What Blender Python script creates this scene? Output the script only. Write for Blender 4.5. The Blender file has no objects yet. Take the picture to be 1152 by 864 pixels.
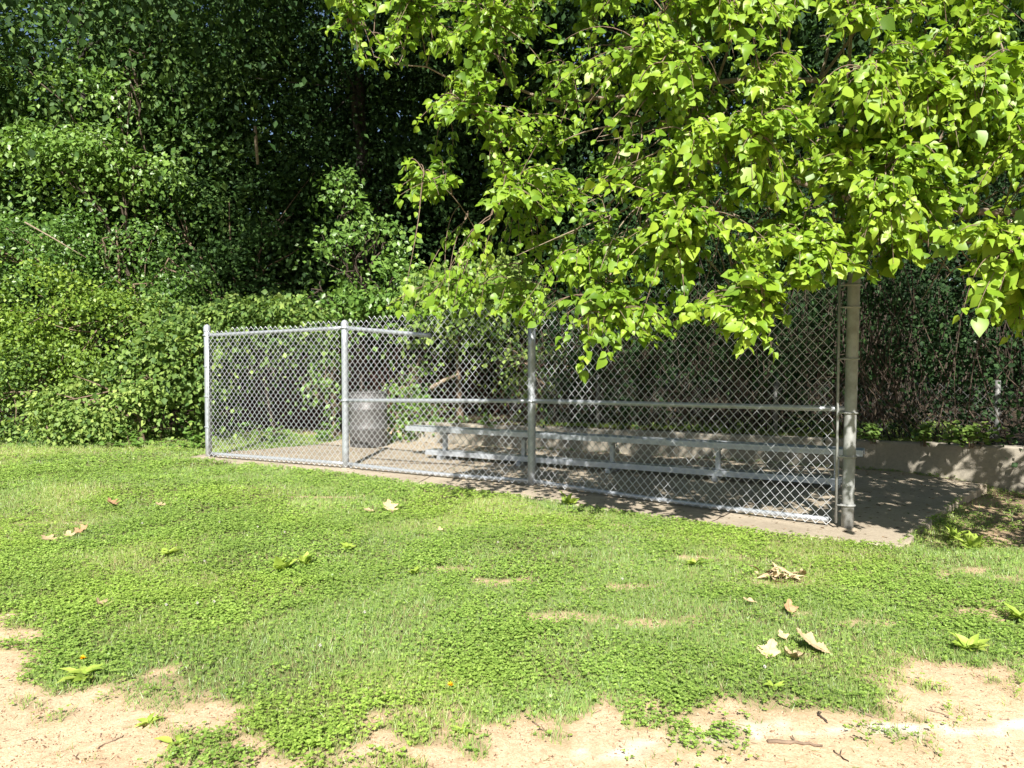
import bpy, bmesh, math, random
import numpy as np
from mathutils import Vector, noise as mnoise

SC = bpy.context.scene
COL = SC.collection
R = math.radians
# ------------------------------------------------------------------ camera
H, F, PITCH = 1.44, 870.0, math.atan(31 / 870.0)
cam_d = bpy.data.cameras.new('camera')
cam = bpy.data.objects.new('camera', cam_d); COL.objects.link(cam)
cam.location = (0, 0, H)
cam.rotation_euler = (math.pi / 2 - PITCH, 0, 0)
cam_d.sensor_width = 36.0
cam_d.lens = 36.0 * F / 1152.0
cam_d.clip_start = 0.05
cam_d.clip_end = 2000
SC.camera = cam
# ------------------------------------------------------------------ sky, sun, exposure
SUN_EL, SUN_DX = 40.0, 0.07          # light travels away from the camera, a touch to the right
az = math.atan2(-SUN_DX, -1.0)
W = bpy.data.worlds.new('World'); SC.world = W; W.use_nodes = True
nt = W.node_tree; nt.nodes.clear()
sky = nt.nodes.new('ShaderNodeTexSky'); sky.sky_type = 'NISHITA'; sky.sun_disc = False
sky.sun_elevation = R(SUN_EL); sky.sun_rotation = az % (2 * math.pi)
bg = nt.nodes.new('ShaderNodeBackground'); bg.inputs[1].default_value = 0.05
wo = nt.nodes.new('ShaderNodeOutputWorld')
nt.links.new(sky.outputs[0], bg.inputs[0]); nt.links.new(bg.outputs[0], wo.inputs[0])
sun_d = bpy.data.lights.new('sun', 'SUN'); sun_d.energy = 5.0; sun_d.angle = R(0.55); sun_d.color = (1.0, 0.97, 0.92)
sun = bpy.data.objects.new('sun', sun_d); COL.objects.link(sun)
ld = Vector((SUN_DX * math.cos(R(SUN_EL)), math.cos(R(SUN_EL)), -math.sin(R(SUN_EL))))
sun.rotation_euler = ld.to_track_quat('-Z', 'Y').to_euler(); sun.location = (0, -20, 30)
VS = SC.view_settings
VS.view_transform = 'Standard'; VS.look = 'None'; VS.gamma = 1.0; VS.use_curve_mapping = False
VS.exposure = 1.25
SC.cycles.max_bounces = 8
SC.cycles.transmission_bounces = 6

# ------------------------------------------------------------------ helpers
def ray(u, v):
    dx, dy = (u - 576) / F, (432 - v) / F
    c, s = math.cos(PITCH), math.sin(PITCH)
    return (dx, c + dy * s, -s + dy * c)
def gp(u, v, z=0.0):                    # where the photograph's pixel meets the plane at height z
    d = ray(u, v); t = (z - H) / d[2]
    return np.array((d[0] * t, d[1] * t, z))
def dp(u, v, y):                        # the pixel's point at depth y
    d = ray(u, v); t = y / d[1]
    return np.array((d[0] * t, y, H + d[2] * t))

def rng(seed): return np.random.default_rng(seed)
_lat = rng(5).random((256, 256))
def vnoise(x, y):
    x = np.asarray(x, float); y = np.asarray(y, float)
    xi = np.floor(x).astype(int); yi = np.floor(y).astype(int)
    fx = x - xi; fy = y - yi
    fx = fx * fx * (3 - 2 * fx); fy = fy * fy * (3 - 2 * fy)
    a = _lat[xi % 256, yi % 256]; b = _lat[(xi + 1) % 256, yi % 256]
    c = _lat[xi % 256, (yi + 1) % 256]; d = _lat[(xi + 1) % 256, (yi + 1) % 256]
    return (a * (1 - fx) + b * fx) * (1 - fy) + (c * (1 - fx) + d * fx) * fy
def fbm(x, y, o=4, s=1.0):
    x = np.asarray(x, float) * s; y = np.asarray(y, float) * s
    t = 0; a = 0.5; n = 0
    for i in range(o):
        t = t + a * vnoise(x + 17.3 * i, y + 9.1 * i); n += a; a *= 0.5; x = x * 2.03; y = y * 2.03
    return t / n
def sstep(a, b, x):
    t = np.clip((np.asarray(x, float) - a) / (b - a), 0, 1); return t * t * (3 - 2 * t)

def link(name, me, mat=None, parent=None):
    o = bpy.data.objects.new(name, me); COL.objects.link(o)
    if mat is not None and me is not None: me.materials.append(mat)
    if parent is not None: o.parent = parent
    return o
def tag(o, label=None, cat=None, group=None, kind=None):
    if label: o['label'] = label
    if cat: o['category'] = cat
    if group: o['group'] = group
    if kind: o['kind'] = kind
    return o
def thing(name, label, cat, loc=(0, 0, 0), group=None, rz=0.0):
    o = bpy.data.objects.new(name, None); COL.objects.link(o)
    o.location = loc; o.rotation_euler = (0, 0, rz); o.empty_display_size = 0.2
    return tag(o, label, cat, group)
def copy_tree(o, parent=None):
    c = o.copy(); COL.objects.link(c); c.parent = parent
    for ch in list(o.children): copy_tree(ch, c)
    return c

def np_mesh(name, V, faces, attrs=None, smooth=False):
    """V (n,3); faces: list of (m,k) int arrays; attrs: {name: per-vertex floats or (n,3) colours}"""
    me = bpy.data.meshes.new(name)
    V = np.asarray(V, np.float32)
    me.vertices.add(len(V)); me.vertices.foreach_set('co', V.ravel())
    faces = [np.asarray(f, np.int32) for f in faces if len(f)]
    tot = sum(f.size for f in faces); nf = sum(len(f) for f in faces)
    me.loops.add(tot); me.polygons.add(nf)
    me.loops.foreach_set('vertex_index', np.concatenate([f.ravel() for f in faces]))
    ls = []; p = 0
    for f in faces:
        ls.append(p + np.arange(len(f)) * f.shape[1]); p += f.size
    me.polygons.foreach_set('loop_start', np.concatenate(ls).astype(np.int32))
    if smooth: me.polygons.foreach_set('use_smooth', np.ones(nf, bool))
    for k, a in (attrs or {}).items():
        a = np.asarray(a, np.float32)
        if a.ndim == 1:
            at = me.attributes.new(k, 'FLOAT', 'POINT'); at.data.foreach_set('value', a)
        else:
            at = me.attributes.new(k, 'FLOAT_COLOR', 'POINT')
            at.data.foreach_set('color', np.concatenate([a, np.ones((len(a), 1), np.float32)], 1).ravel())
    me.update(calc_edges=True)
    me.validate()
    return me

class Tubes:
    def __init__(s): s.V = []; s.F = []; s.n = 0
    def add(s, pts, rad, sides=6, cap=True):
        P = np.asarray(pts, float); n = len(P)
        rad = np.full(n, rad, float) if np.isscalar(rad) else np.asarray(rad, float)
        T = np.gradient(P, axis=0); T /= np.linalg.norm(T, axis=1)[:, None] + 1e-9
        ref = np.array((0, 0, 1.0)) if abs(T[:, 2]).mean() < 0.8 else np.array((1.0, 0, 0))
        A = np.cross(T, ref); A /= np.linalg.norm(A, axis=1)[:, None] + 1e-9
        B = np.cross(T, A)
        th = np.arange(sides) * 2 * math.pi / sides
        ring = P[:, None] + rad[:, None, None] * (np.cos(th)[None, :, None] * A[:, None] + np.sin(th)[None, :, None] * B[:, None])
        s.V.append(ring.reshape(-1, 3))
        i = np.arange(n - 1)[:, None] * sides; j = np.arange(sides)[None]; k = (j + 1) % sides
        q = np.stack([i + j, i + k, i + sides + k, i + sides + j], -1).reshape(-1, 4) + s.n
        s.F.append(q)
        base = s.n; s.n += n * sides
        if cap:
            for e, c in ((0, P[0]), (n - 1, P[-1])):
                s.V.append(c[None]); ci = s.n; s.n += 1
                j = np.arange(sides); a = base + e * sides + j; b = base + e * sides + (j + 1) % sides
                tri = np.stack([b, a, np.full(sides, ci)], -1) if e == 0 else np.stack([a, b, np.full(sides, ci)], -1)
                s.F.append(tri)
        return s
    def build(s, name, mat, parent=None, smooth=True):
        q = [f for f in s.F if f.shape[1] == 4]; t = [f for f in s.F if f.shape[1] == 3]
        fs = [np.concatenate(q)] if q else []
        if t: fs.append(np.concatenate(t))
        return link(name, np_mesh(name, np.concatenate(s.V), fs, smooth=smooth), mat, parent)

def bezier(a, b, c, n=8):
    t = np.linspace(0, 1, n)[:, None]
    return (1 - t) ** 2 * a + 2 * t * (1 - t) * b + t * t * c
def bm_obj(name, bm, mat, parent=None, smooth=False):
    me = bpy.data.meshes.new(name); bm.to_mesh(me); bm.free()
    if smooth:
        for p in me.polygons: p.use_smooth = True
    return link(name, me, mat, parent)
def add_box(bm, c, size, rz=0.0, bevel=0.0):
    r = bmesh.ops.create_cube(bm, size=1.0)
    vs = r['verts']
    bmesh.ops.scale(bm, vec=size, verts=vs)
    if bevel:
        es = list({e for v in vs for e in v.link_edges})
        g = bmesh.ops.bevel(bm, geom=es, offset=bevel, segments=2, profile=0.7, affect='EDGES')
        vs = list({v for f in g['faces'] for v in f.verts} | {v for v in vs if v.is_valid})
    from mathutils import Matrix
    bmesh.ops.rotate(bm, verts=vs, cent=(0, 0, 0), matrix=Matrix.Rotation(rz, 3, 'Z'))
    bmesh.ops.translate(bm, verts=vs, vec=c)
def add_lathe(bm, prof, segs=32, loc=(0, 0, 0), close=False):
    rings = []
    for r, z in prof:
        rings.append([bm.verts.new((loc[0] + r * math.cos(2 * math.pi * k / segs), loc[1] + r * math.sin(2 * math.pi * k / segs), loc[2] + z)) for k in range(segs)])
    for a, b in zip(rings[:-1], rings[1:]):
        for k in range(segs):
            bm.faces.new((a[k], a[(k + 1) % segs], b[(k + 1) % segs], b[k]))
    if close:
        bm.faces.new(rings[-1]); bm.faces.new(rings[0][::-1])

# ------------------------------------------------------------------ materials
class NT:
    def __init__(s, name):
        s.m = bpy.data.materials.new(name); s.m.use_nodes = True
        s.t = s.m.node_tree; s.t.nodes.clear()
        s.out = s.n('ShaderNodeOutputMaterial')
    def n(s, ty, **kw):
        nd = s.t.nodes.new(ty)
        for k, v in kw.items(): setattr(nd, k, v)
        return nd
    def l(s, a, b): s.t.links.new(a, b)
    def noise(s, scale, detail=6, rough=0.6, vec=None, dist=0.0):
        nd = s.n('ShaderNodeTexNoise'); nd.inputs['Scale'].default_value = scale
        nd.inputs['Detail'].default_value = detail; nd.inputs['Roughness'].default_value = rough
        nd.inputs['Distortion'].default_value = dist
        if vec: s.l(vec, nd.inputs['Vector'])
        return nd.outputs['Fac']
    def obj(s): return s.n('ShaderNodeTexCoord').outputs['Object']
    def ramp(s, fac, stops):
        r = s.n('ShaderNodeValToRGB'); cr = r.color_ramp
        while len(cr.elements) < len(stops): cr.elements.new(0.5)
        for e, (p, c) in zip(cr.elements, stops):
            e.position = p; e.color = (c[0], c[1], c[2], 1) if not np.isscalar(c) else (c, c, c, 1)
        s.l(fac, r.inputs[0]); return r.outputs[0]
    def mix(s, fac, a, b, mode='MIX'):
        m = s.n('ShaderNodeMix', data_type='RGBA', blend_type=mode)
        for v, i in ((fac, 0), (a, 6), (b, 7)):
            if hasattr(v, 'is_linked'): s.l(v, m.inputs[i])
            elif np.isscalar(v): m.inputs[i].default_value = v
            else: m.inputs[i].default_value = (v[0], v[1], v[2], 1)
        return m.outputs[2]
    def math(s, op, a, b=None):
        m = s.n('ShaderNodeMath', operation=op)
        for v, i in ((a, 0), (b, 1)):
            if v is None: continue
            if hasattr(v, 'is_linked'): s.l(v, m.inputs[i])
            else: m.inputs[i].default_value = v
        return m.outputs[0]
    def bump(s, h, strength=0.3, dist=0.01):
        b = s.n('ShaderNodeBump'); b.inputs['Strength'].default_value = strength; b.inputs['Distance'].default_value = dist
        s.l(h, b.inputs['Height']); return b.outputs[0]
    def attr(s, name, out='Fac'):
        a = s.n('ShaderNodeAttribute'); a.attribute_name = name; return a.outputs[out]
    def principled(s, col, rough=0.6, metal=0.0, spec=0.5, normal=None):
        p = s.n('ShaderNodeBsdfPrincipled')
        if hasattr(col, 'is_linked'): s.l(col, p.inputs['Base Color'])
        else: p.inputs['Base Color'].default_value = (*col, 1)
        if hasattr(rough, 'is_linked'): s.l(rough, p.inputs['Roughness'])
        else: p.inputs['Roughness'].default_value = rough
        if hasattr(metal, 'is_linked'): s.l(metal, p.inputs['Metallic'])
        else: p.inputs['Metallic'].default_value = metal
        p.inputs['Specular IOR Level'].default_value = spec
        if normal is not None: s.l(normal, p.inputs['Normal'])
        return p.outputs[0]
    def done(s, sh):
        s.l(sh, s.out.inputs['Surface']); return s.m

def leaf_mat(name, dark, mid, light, trans=0.4, tcol=1.6, rough=0.45, spec=0.4):
    t = NT(name)
    c = t.ramp(t.attr('tint'), [(0.0, dark), (0.5, mid), (1.0, light)])
    p = t.principled(c, rough, 0, spec)
    tc = t.mix(1.0, c, (tcol * 1.0, tcol * 1.05, tcol * 0.45), 'MULTIPLY')
    tr = t.n('ShaderNodeBsdfTranslucent'); t.l(tc, tr.inputs[0])
    mx = t.n('ShaderNodeMixShader'); mx.inputs[0].default_value = trans
    t.l(p, mx.inputs[1]); t.l(tr.outputs[0], mx.inputs[2])
    return t.done(mx.outputs[0])
M = {}
M['mulberry'] = leaf_mat('mulberry_leaf', (.085, .165, .014), (.17, .285, .022), (.28, .385, .035), .34, 1.25, .42, .35)
M['maple'] = leaf_mat('maple_leaf_shaded', (.014, .036, .010), (.026, .060, .015), (.05, .10, .022), .22, 1.2, .65, .18)  # leaf green darkened, the wood's shade put into the colour
M['shrub'] = leaf_mat('shrub_leaf', (.06, .12, .026), (.15, .235, .048), (.30, .38, .095), .28, 1.2, .55, .25)
M['shrub_yellow'] = leaf_mat('shrub_yellow_leaf', (.085, .155, .022), (.165, .26, .034), (.29, .38, .06), .3, 1.2, .45, .35)
M['vine'] = leaf_mat('vine_leaf', (.06, .13, .025), (.12, .22, .04), (.19, .30, .06), .3, 1.2, .4, .4)
M['maple_lit'] = leaf_mat('maple_leaf_lit', (.028, .066, .016), (.062, .125, .028), (.125, .20, .045), .24, 1.2, .6, .22)  # brighter copy of the maple green, sunlight on the left trees put into colour
M['ivy_shaded'] = leaf_mat('ivy_leaf_shaded', (.011, .028, .010), (.022, .050, .016), (.05, .10, .03), .2, 1.1, .6, .15)  # leaf colour darkened to stand in for shade in the hollows
def bark(name, a, b, sc=14):
    t = NT(name); o = t.obj()
    c = t.ramp(t.noise(sc, 8, .7, o), [(0.3, a), (0.7, b)])
    return t.done(t.principled(c, .85, 0, .2, t.bump(t.noise(sc * 3, 5, .7, o), .6, .02)))
M['bark'] = bark('bark', (.028, .025, .020), (.08, .07, .055))
M['bark_pale'] = bark('bark_pale', (.16, .12, .08), (.34, .27, .19), 20)
M['stem'] = bark('dead_stem', (.11, .075, .05), (.26, .19, .13), 20)
M['stem_mid'] = bark('brown_stem', (.05, .038, .028), (.14, .105, .075), 20)
M['stem_red'] = bark('reddish_stem', (.06, .03, .024), (.15, .075, .06), 20)
M['stem_dark'] = bark('dark_stem', (.035, .026, .02), (.10, .075, .055), 20)

def galv(name, base, rough=.45, metal=.55, dirt=.5):
    t = NT(name); o = t.obj()
    n1 = t.noise(9, 6, .65, o); n2 = t.noise(60, 3, .6, o)
    c = t.mix(t.ramp(n1, [(.42, 0), (.7, dirt)]), base, (base[0] * .62, base[1] * .60, base[2] * .56))
    c = t.mix(t.ramp(n2, [(.62, 0), (.8, .35)]), c, (.26, .20, .15))
    return t.done(t.principled(c, t.ramp(n1, [(.3, rough - .1), (.7, rough + .15)]), metal, .5, t.bump(n2, .08, .003)))
M['galv'] = galv('galvanised_pipe', (.44, .465, .49))
M['galv_old'] = galv('weathered_pipe', (.33, .335, .32), .6, .25, .8)
M['wire'] = galv('galvanised_wire', (.58, .60, .62), .45, .45, .5)
M['wire_old'] = galv('weathered_wire', (.20, .20, .19), .55, .3, .6)
M['alu'] = galv('bench_aluminium', (.50, .53, .56), .45, .5, .45)

def m_concrete(name, a, b, stain):
    t = NT(name); o = t.obj()
    n1 = t.noise(1.7, 8, .68, o, .4); n2 = t.noise(28, 6, .75, o); n3 = t.noise(140, 3, .6, o)
    c = t.mix(t.ramp(n1, [(.35, 0), (.68, 1)]), a, b)
    c = t.mix(t.ramp(n2, [(.45, 0), (.75, .55)]), c, stain)
    c = t.mix(t.ramp(n3, [(.55, 0), (.72, .35)]), c, (.20, .17, .13))
    h = t.math('ADD', t.math('MULTIPLY', n2, .6), t.math('MULTIPLY', n3, .4))
    return t.done(t.principled(c, .92, 0, .25, t.bump(h, .5, .012)))
M['slab'] = m_concrete('worn_concrete', (.42, .355, .262), (.29, .24, .175), (.18, .14, .10))
M['wallc'] = m_concrete('wall_concrete', (.32, .285, .225), (.24, .215, .17), (.15, .135, .11))

# ------------------------------------------------------------------ plan of the dugout
A = gp(235, 516); B = gp(389, 529); C = gp(598, 549); D = gp(953, 598)
POSTS = [A, B, C, D]
slab_front = [gp(203, 516), gp(300, 525), gp(391, 535), gp(500, 549), gp(598, 562), gp(740, 584), gp(870, 603), gp(1012, 617)]
slab_right = [gp(1048, 588), gp(1070, 571), gp(1092, 556), gp(1112, 547)]
wall_pts = [gp(1330, 578), gp(1152, 546), gp(985, 530), gp(760, 515), gp(560, 504), gp(458, 497)]
slab_back = [wall_pts[1] * .25 + wall_pts[2] * .75, wall_pts[3], wall_pts[4], wall_pts[5]]
slab_left = [gp(392, 494), gp(352, 502), gp(262, 509)]
SLAB = [p[:2] for p in slab_front + slab_right + slab_back + slab_left]
SLAB = np.array(SLAB)
def inside(poly, x, y):
    x = np.asarray(x); y = np.asarray(y); r = np.zeros(x.shape, bool)
    n = len(poly)
    for i in range(n):
        x1, y1 = poly[i]; x2, y2 = poly[(i + 1) % n]
        c = ((y1 > y) != (y2 > y)) & (x < (x2 - x1) * (y - y1) / ((y2 - y1) + 1e-12) + x1)
        r ^= c
    return r
def dist_poly(poly, x, y, closed=True):
    d = np.full(np.shape(x), 1e9); n = len(poly)
    for i in range(n if closed else n - 1):
        a = np.array(poly[i][:2]); b = np.array(poly[(i + 1) % n][:2]); ab = b - a
        t = np.clip(((x - a[0]) * ab[0] + (y - a[1]) * ab[1]) / (ab @ ab), 0, 1)
        d = np.minimum(d, np.hypot(x - a[0] - t * ab[0], y - a[1] - t * ab[1]))
    return d
# bare dirt of the infield: everything on the near side of this line
dirt_px = [(-420, 690), (-150, 690), (0, 697), (28, 712), (48, 735), (30, 762), (70, 778), (120, 772), (172, 762), (205, 800), (235, 838), (290, 862),
           (340, 868), (380, 842), (430, 822), (470, 838), (520, 815), (590, 808), (640, 820), (690, 792), (722, 800), (745, 822), (790, 822), (825, 788), (890, 792), (985, 798), (1005, 772), (1060, 757), (1105, 752), (1152, 742), (1300, 735), (1500, 725)]
dirt_line = np.array([gp(u, v)[:2] for u, v in dirt_px])
dirt_poly = np.concatenate([[[-14, -6]], dirt_line, [[14, -6]]])
bare = [(640, 697, .30, .10), (757, 702, .38, .12), (700, 662, .25, .10), (880, 655, .28, .10), (560, 655, .3, .10), (450, 803, .18, .09), (1125, 690, .35, .22), (1140, 650, .5, .16),
        (20, 715, .18, .1), (240, 800, .2, .1), (1100, 640, .3, .1), (640, 590, .4, .06), (800, 628, .4, .08), (900, 690, .12, .05), (500, 640, .3, .08), (350, 560, .5, .08), (60, 590, .5, .1),(980,700,.2,.06)]
def lawn_mask(x, y):
    """1 = turf, 0 = bare soil"""
    x = np.asarray(x, float); y = np.asarray(y, float)
    dd = dist_poly(dirt_line, x, y, False)
    sd = np.where(inside(dirt_poly, x, y), -dd, dd)
    sd = sd + (fbm(x, y, 4, 3.2) - .5) * .34 + (fbm(x + 40, y, 3, 11) - .5) * .22
    m = np.maximum(sstep(-.05, .16, sd), .55 * sstep(-.42, .0, sd) * sstep(.52, .62, fbm(x + 5, y + 5, 3, 6)))
    for u, v, rx, ry in bare:
        c = gp(u, v)
        q = np.hypot((x - c[0]) / rx, (y - c[1]) / ry) + (fbm(x, y + 7, 4, 9) - .5) * 2.4
        m = m * (1 - .72 * (1 - sstep(.2, 1.25, q)))
    # under the trees on the right and behind the dugout it is bare too
    sh = sstep(0, 1, (x - (2.75 + (y - 5.5) * .55)) / .9) * sstep(5.6, 6.5, y + (x - 3.2) * .45)
    m = m * (1 - sh * np.clip(.66 + .5 * sstep(.34, .52, fbm(x, y + 31, 3, 1.6)), 0, .97))
    back = sstep(13.6, 15.0, y + (fbm(x, y, 3, .9) - .5) * 1.6)
    m = m * (1 - back)
    m = m * (1 - sstep(0, .6, (x + 3.0) * .89 - (y - 13.0) * -.46) * sstep(12.0, 12.6, y) * .9)
    return m
def ground_z(x, y):
    x = np.asarray(x, float); y = np.asarray(y, float)
    ind = inside(SLAB, x, y); d = dist_poly(SLAB, x, y)
    z = (fbm(x, y, 3, .35) - .5) * .05 + (fbm(x, y, 3, 2.1) - .5) * .022
    near = 1 - sstep(.0, .6, d)
    z = z * (1 - np.where(ind, 1, near)) 
    right = sstep(2.7, 3.5, x - (y - 5.85) * .75) * sstep(5.5, 6.1, y)
    z = z - .085 * right
    z = np.where(ind, -.12, z)
    # the wooded bank behind the wall is held up by it
    wl = np.array([p[:2] for p in wall_pts[::-1]])
    wy = np.interp(x, np.array([-30, -3.2] + list(wl[:, 0]) + [40.]), np.array([14.6, 13.9] + list(wl[:, 1]) + [wl[-1, 1] - 4.]))
    hh = np.interp(x, [-3.0, -.9, 0, 40], [0.0, .33, .36, .40])
    z = z + hh * sstep(.12, .30, y - wy)
    z = z + .02 * np.clip(y - 14, 0, 60) * .6
    return z

# ------------------------------------------------------------------ ground
def gaxis(spans):
    out = [spans[0][0]]
    for a, b, st in spans:
        n = max(1, int(round((b - a) / st))); out += list(np.linspace(a, b, n + 1)[1:])
    return np.array(out)
gx = gaxis([(-900, -60, 120), (-60, -16, 4), (-16, -7.5, .25), (-7.5, 7.5, .045), (7.5, 16, .25), (16, 60, 4), (60, 900, 120)])
gy = gaxis([(-900, -30, 120), (-30, -2, 2), (-2, 2.2, .2), (2.2, 9.5, .035), (9.5, 16, .08), (16, 40, 1), (40, 100, 6), (100, 900, 160)])
GX, GY = np.meshgrid(gx, gy, indexing='xy')
GZ = ground_z(GX, GY)
mask = lawn_mask(GX, GY)
chalk = np.zeros_like(GX)
for u, v, rx, ry, a in ((805, 830, .16, .05, .95), (850, 818, .12, .04, .6), (1000, 818, .22, .05, 1.), (1080, 822, .28, .04, .7), (1150, 818, .15, .05, .9), (740, 838, .14, .03, .6), (900, 825, .2, .03, .5), (690,850,.12,.04,.6)):
    c = gp(u, v)
    q = np.hypot((GX - c[0]) / rx, (GY - c[1]) / ry) + (fbm(GX, GY + 3, 5, 16) - .5) * 2.6
    chalk = np.maximum(chalk, a * .62 * (1 - sstep(.0, 1.2, q)))
GZ += np.where(mask < .5, (fbm(GX, GY, 3, 22) - .5) * .010, 0) * (np.hypot(GX, GY) < 12)
nx, ny = len(gx), len(gy)
idx = np.arange(nx * ny).reshape(ny, nx)
quads = np.stack([idx[:-1, :-1], idx[:-1, 1:], idx[1:, 1:], idx[1:, :-1]], -1).reshape(-1, 4)
t = NT('ground'); o = t.obj()
n1 = t.noise(1.3, 6, .65, o); n2 = t.noise(19, 8, .75, o, .5); n3 = t.noise(150, 4, .7, o); n4 = t.noise(420, 2, .6, o)
dirt = t.mix(t.ramp(n1, [(.36, 0), (.66, 1)]), (.65, .495, .325), (.57, .42, .26))
dirt = t.mix(t.ramp(n2, [(.46, 0), (.70, .7)]), dirt, (.40, .25, .14))
dirt = t.mix(t.ramp(n3, [(.52, 0), (.62, .6)]), dirt, (.34, .205, .12))
n5 = t.noise(62, 5, .75, o, .8)
dirt = t.mix(t.ramp(n5, [(.47, 0), (.64, .7)]), dirt, (.36, .225, .13))
dirt = t.mix(t.ramp(n4, [(.60, 0), (.72, .4)]), dirt, (.78, .60, .42))
dirt = t.mix(t.attr('chalk'), dirt, (.82, .78, .70))
soil = t.mix(t.ramp(n2, [(.35, 0), (.65, 1)]), (.09, .10, .035), (.18, .15, .07))  # soil under the turf, darkened to stand in for shade between blades
soil = t.mix(t.ramp(n3, [(.45, 0), (.65, .6)]), soil, (.10, .14, .04))
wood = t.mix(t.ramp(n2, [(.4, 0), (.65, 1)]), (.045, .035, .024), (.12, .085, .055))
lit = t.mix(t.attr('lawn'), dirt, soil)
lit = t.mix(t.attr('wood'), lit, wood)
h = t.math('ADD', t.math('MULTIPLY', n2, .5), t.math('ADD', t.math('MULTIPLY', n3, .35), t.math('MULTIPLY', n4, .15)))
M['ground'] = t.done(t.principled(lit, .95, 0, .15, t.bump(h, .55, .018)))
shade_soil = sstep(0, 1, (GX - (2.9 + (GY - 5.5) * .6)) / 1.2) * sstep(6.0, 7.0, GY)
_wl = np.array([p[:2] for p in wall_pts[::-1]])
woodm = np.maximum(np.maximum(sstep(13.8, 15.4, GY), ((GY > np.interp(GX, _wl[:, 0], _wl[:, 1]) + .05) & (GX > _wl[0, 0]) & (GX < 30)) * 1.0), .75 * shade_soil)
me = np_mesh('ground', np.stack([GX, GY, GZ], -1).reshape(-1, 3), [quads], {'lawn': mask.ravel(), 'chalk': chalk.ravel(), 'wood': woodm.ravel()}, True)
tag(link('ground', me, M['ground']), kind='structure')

# concrete pad of the dugout, its edge broken and worn
def refine(poly, step):
    out = []
    for i in range(len(poly)):
        a, b = poly[i], poly[(i + 1) % len(poly)]; n = max(1, int(np.hypot(*(b - a)) / step))
        for k in range(n): out.append(a + (b - a) * k / n)
    return np.array(out)
edge = refine(SLAB, .06)
cen = edge.mean(0)
nrm = edge - cen; nrm /= np.linalg.norm(nrm, axis=1)[:, None]
edge = edge + nrm * ((fbm(edge[:, 0], edge[:, 1], 3, 4) - .5) * .11 + np.where(fbm(edge[:, 0], edge[:, 1] + 50, 2, 5) > .62, -.05, 0))[:, None]
bm = bmesh.new()
top = [bm.verts.new((p[0] - n[0] * .012, p[1] - n[1] * .012, .022)) for p, n in zip(edge, nrm)]
mid = [bm.verts.new((p[0], p[1], .012)) for p in edge]
bot = [bm.verts.new((p[0], p[1], -.16)) for p in edge]
bm.faces.new(top)
for a, b in ((top, mid), (mid, bot)):
    for k in range(len(a)):
        bm.faces.new((b[k], b[(k + 1) % len(a)], a[(k + 1) % len(a)], a[k]))
bmesh.ops.recalc_face_normals(bm, faces=bm.faces)
bmesh.ops.triangulate(bm, faces=[f for f in bm.faces if len(f.verts) > 4])
tag(bm_obj('concrete_pad', bm, M['slab']), kind='structure')
# saw-cut joints and a crack lying on the pad are dark grooves: thin strips of soil filled in them
tb = Tubes()
def joint(p, q, w, seed):
    g = rng(seed); n = 24
    P = np.array([p + (q - p) * k / (n - 1) for k in range(n)]); P[:, :2] += g.normal(0, .006, (n, 2)); P[:, 2] = .0225
    tb.add(P, np.full(n, w) * g.uniform(.6, 1.2, n), 5)
joint(B + (0.1, .35, 0), gp(600, 522), .007, 1)
joint(gp(470, 545), gp(560, 505), .006, 3)
joint(gp(800, 590), gp(900, 545), .006, 4)
tag(tb.build('pad_joint', M['stem_dark']), kind='structure')

# low retaining wall
def sweep_wall(pts, thick, hts, name, mat):
    P = np.array([p[:2] for p in pts]); Pr = []
    Hs = []
    for i in range(len(P) - 1):
        n = max(2, int(np.hypot(*(P[i + 1] - P[i])) / .12))
        for k in range(n): Pr.append(P[i] + (P[i + 1] - P[i]) * k / n); Hs.append(hts[i] + (hts[i + 1] - hts[i]) * k / n)
    Pr.append(P[-1]); Hs.append(hts[-1]); Pr = np.array(Pr); Hs = np.array(Hs)
    T = np.gradient(Pr, axis=0); T /= np.linalg.norm(T, axis=1)[:, None]
    Nn = np.stack([T[:, 1], -T[:, 0]], 1)
    if Nn[0][1] < 0: Nn = -Nn
    g = fbm(Pr[:, 0], Pr[:, 1], 3, 3)
    bm = bmesh.new(); rings = []
    for p, n, h, w in zip(Pr, Nn, Hs, g):
        hh = h + (w - .5) * .02
        prof = [(0, -.15), (0, hh - .02), (.015, hh), (thick - .015, hh), (thick, hh - .02), (thick, -.15)]
        rings.append([bm.verts.new((p[0] + n[0] * a, p[1] + n[1] * a, z)) for a, z in prof])
    for a, b in zip(rings[:-1], rings[1:]):
        for k in range(5): bm.faces.new((a[k], b[k], b[k + 1], a[k + 1]))
    bm.faces.new(rings[0]); bm.faces.new(rings[-1][::-1])
    bmesh.ops.recalc_face_normals(bm, faces=bm.faces)
    return bm_obj(name, bm, mat)
wall = sweep_wall(wall_pts, .2, [.42, .42, .38, .36, .35, .34], 'retaining_wall', M['wallc'])
tag(wall, 'low concrete retaining wall running behind the bench, dappled with shade', 'wall')

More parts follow.
